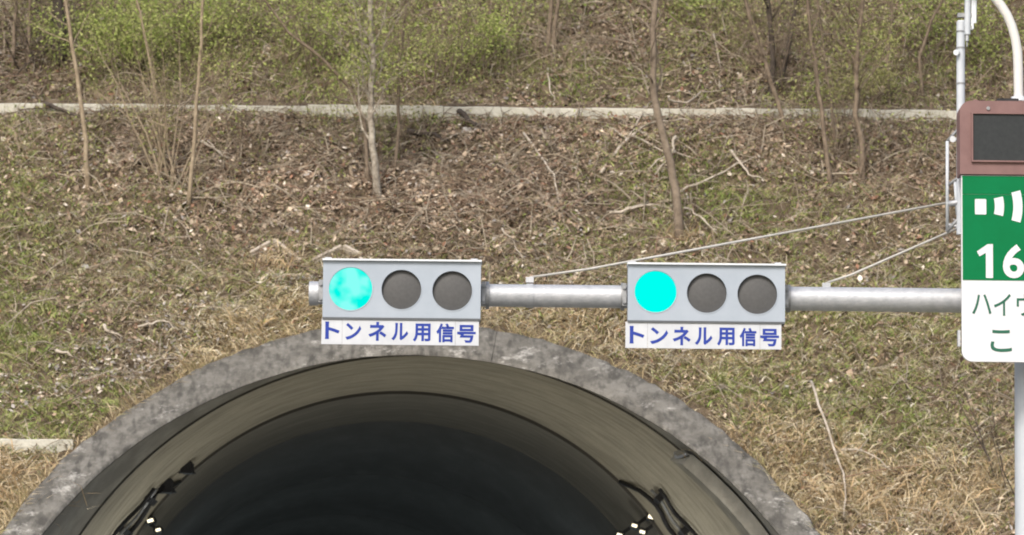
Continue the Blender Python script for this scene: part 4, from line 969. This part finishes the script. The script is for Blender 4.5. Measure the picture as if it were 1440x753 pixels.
def stone(lab, px, py, size, seed, sq=(1, 0.8, 0.6)):
    p = hill_hit(px, py); bm = bmesh.new(); bmesh.ops.create_icosphere(bm, subdivisions=3, radius=1); rnd = random.Random(seed)
    ph = [rnd.uniform(0, 6) for _ in range(6)]
    for v in bm.verts:
        c = v.co; k_ = 1 + 0.18 * math.sin(3 * c.x + ph[0]) * math.cos(2.5 * c.y + ph[1]) + 0.12 * math.sin(5 * c.z + ph[2]) + 0.07 * math.sin(9 * c.x + ph[3] + 7 * c.y)
        v.co = Vector((round(c.x * 2.6) / 2.6 * 0.5 + c.x * 0.5, c.y, round(c.z * 2.2) / 2.2 * 0.5 + c.z * 0.5)) * k_
        v.co = Vector((v.co.x * sq[0], v.co.y * sq[1], v.co.z * sq[2])) * size
    me = bpy.data.meshes.new('stone'); bm.to_mesh(me); bm.free()
    o = link('stone', me, 'rock'); o.location = p + Vector((0, 0, size * 0.25)); o.rotation_euler = (0.4, rnd.uniform(-.6, .6), rnd.uniform(0, 3)); tag(o, lab, 'stone')
stone('pale block-like stone below the kerb right of the birch', 655, 188, 0.09, 1, (1, .7, .7))
stone('white stone on the slope right of the arch crown', 1017, 548, 0.08, 2)
stone('small white stone on the slope above the second signal gap', 1108, 548, 0.06, 3)
stone('grey stone on the left slope beside the dark hollow', 283, 428, 0.055, 4)
stone('flat pale stone on the left slope near the frame edge', 118, 380, 0.08, 5, (1.2, .8, .5))
stone('pale stone in the brown patch above the signal gap', 690, 236, 0.07, 6, (1.3, .8, .5))

# taller straw tufts hanging over the arch's rim
TUFT = []
def tuft(lab, px, py, n, L, seed, wid=0.3):
    r = np.random.RandomState(seed); b = hill_hit(px, py); P = np.array(b)[None] + np.stack([r.normal(0, wid, n), r.normal(0, wid * 0.6, n), np.zeros(n)], -1)
    P[:, 2] = hill_z(P[:, 0], P[:, 1]); Ls = r.uniform(0.5, 1.2, n) * L
    pal = np.array([(0.62, 0.50, 0.32), (0.74, 0.63, 0.44), (0.48, 0.36, 0.21), (0.64, 0.47, 0.28)]); C = pal[r.choice(4, n)] * r.uniform(0.7, 1.1, (n, 1))
    V, T, C = blades(P, r, Ls, r.uniform(0.009, 0.02, n), r.uniform(0.3, 1.5, n), r.uniform(0.5, 2.4, n), C)
    TUFT.append((V, T, C))
tuft('big orange straw tuft at the lower left corner beside the arch', 12, 672, 260, 0.5, 1, 0.32)
tuft('straw tuft leaning over the arch rim at the left edge', 30, 722, 160, 0.55, 2, 0.25)
tuft('straw tuft under the lattice left of the first signal', 385, 385, 170, 0.34, 3, 0.22)
tuft('straw tuft on the arch rim left of the first signal', 420, 440, 220, 0.26, 4, 0.35)
tuft('straw fringe along the arch rim left of the crown', 350, 468, 240, 0.22, 5, 0.35)
tuft('straw tuft above the arch rim between the two signals', 800, 445, 240, 0.28, 6, 0.4)
tuft('straw tuft right of the arch shoulder', 1130, 640, 240, 0.45, 7, 0.4)
tuft('straw tuft low on the slope left of the mast', 1270, 705, 280, 0.45, 8, 0.5)
tuft('straw tuft at the right end of the arch', 1200, 715, 220, 0.5, 9, 0.35)
tuft('straw tuft at the foot of the lower right slope beside the mast', 1380, 690, 220, 0.42, 10, 0.4)
def fringe():
    r = np.random.RandomState(77); n = 10000; f = r.uniform(12, NA - 12, n); i = f.astype(int); w_ = (f - i)[:, None]
    co = np.array([tuple(p) for p in c_out]); ci = np.array([tuple(p) for p in c_in]); b = co[i] * (1 - w_) + co[i + 1] * w_; a = ci[i] * (1 - w_) + ci[i + 1] * w_
    keep = r.rand(n) < np.clip(1.6 * (fbm(f * 0.09, f * 0 + 3, 3) - 0.25), 0.05, 1); b, a = b[keep], a[keep]; n = len(b)
    out = unit(b - a); P = b + out * r.uniform(0.0, 0.16, (n, 1)) - np.array([0, 0, 0.1]); P[:, 1] += 0.05
    L = r.uniform(0.12, 0.36, n); pal = np.array([(0.62, 0.50, 0.30), (0.74, 0.62, 0.42), (0.48, 0.38, 0.22), (0.40, 0.37, 0.18), (0.30, 0.23, 0.14)]); C = pal[r.choice(5, n)] * r.uniform(0.7, 1.15, (n, 1))
    TUFT.append(blades(P, r, L, r.uniform(0.007, 0.015, n), r.uniform(0.4, 1.6, n), r.uniform(0.6, 2.4, n), C))
fringe()
tuft('', 956, 342, 110, 0.28, 21, 0.14); tuft('', 600, 160, 60, 0.2, 22, 0.3); tuft('', 1060, 600, 160, 0.3, 23, 0.4); tuft('', 1340, 740, 200, 0.5, 24, 0.4); tuft('', 270, 520, 160, 0.22, 25, 0.3)
k_ = 0; TV, TT, TC = [], [], []
for V, T, C in TUFT: TV.append(V); TT.append(T + k_); TC.append(C); k_ += len(V)
stuff('tall_dry_grass', np.concatenate(TV), np.concatenate(TT), np.concatenate(TC), 'veg', 'taller straw tufts fringing the arch and the lower slope', 'dry grass')
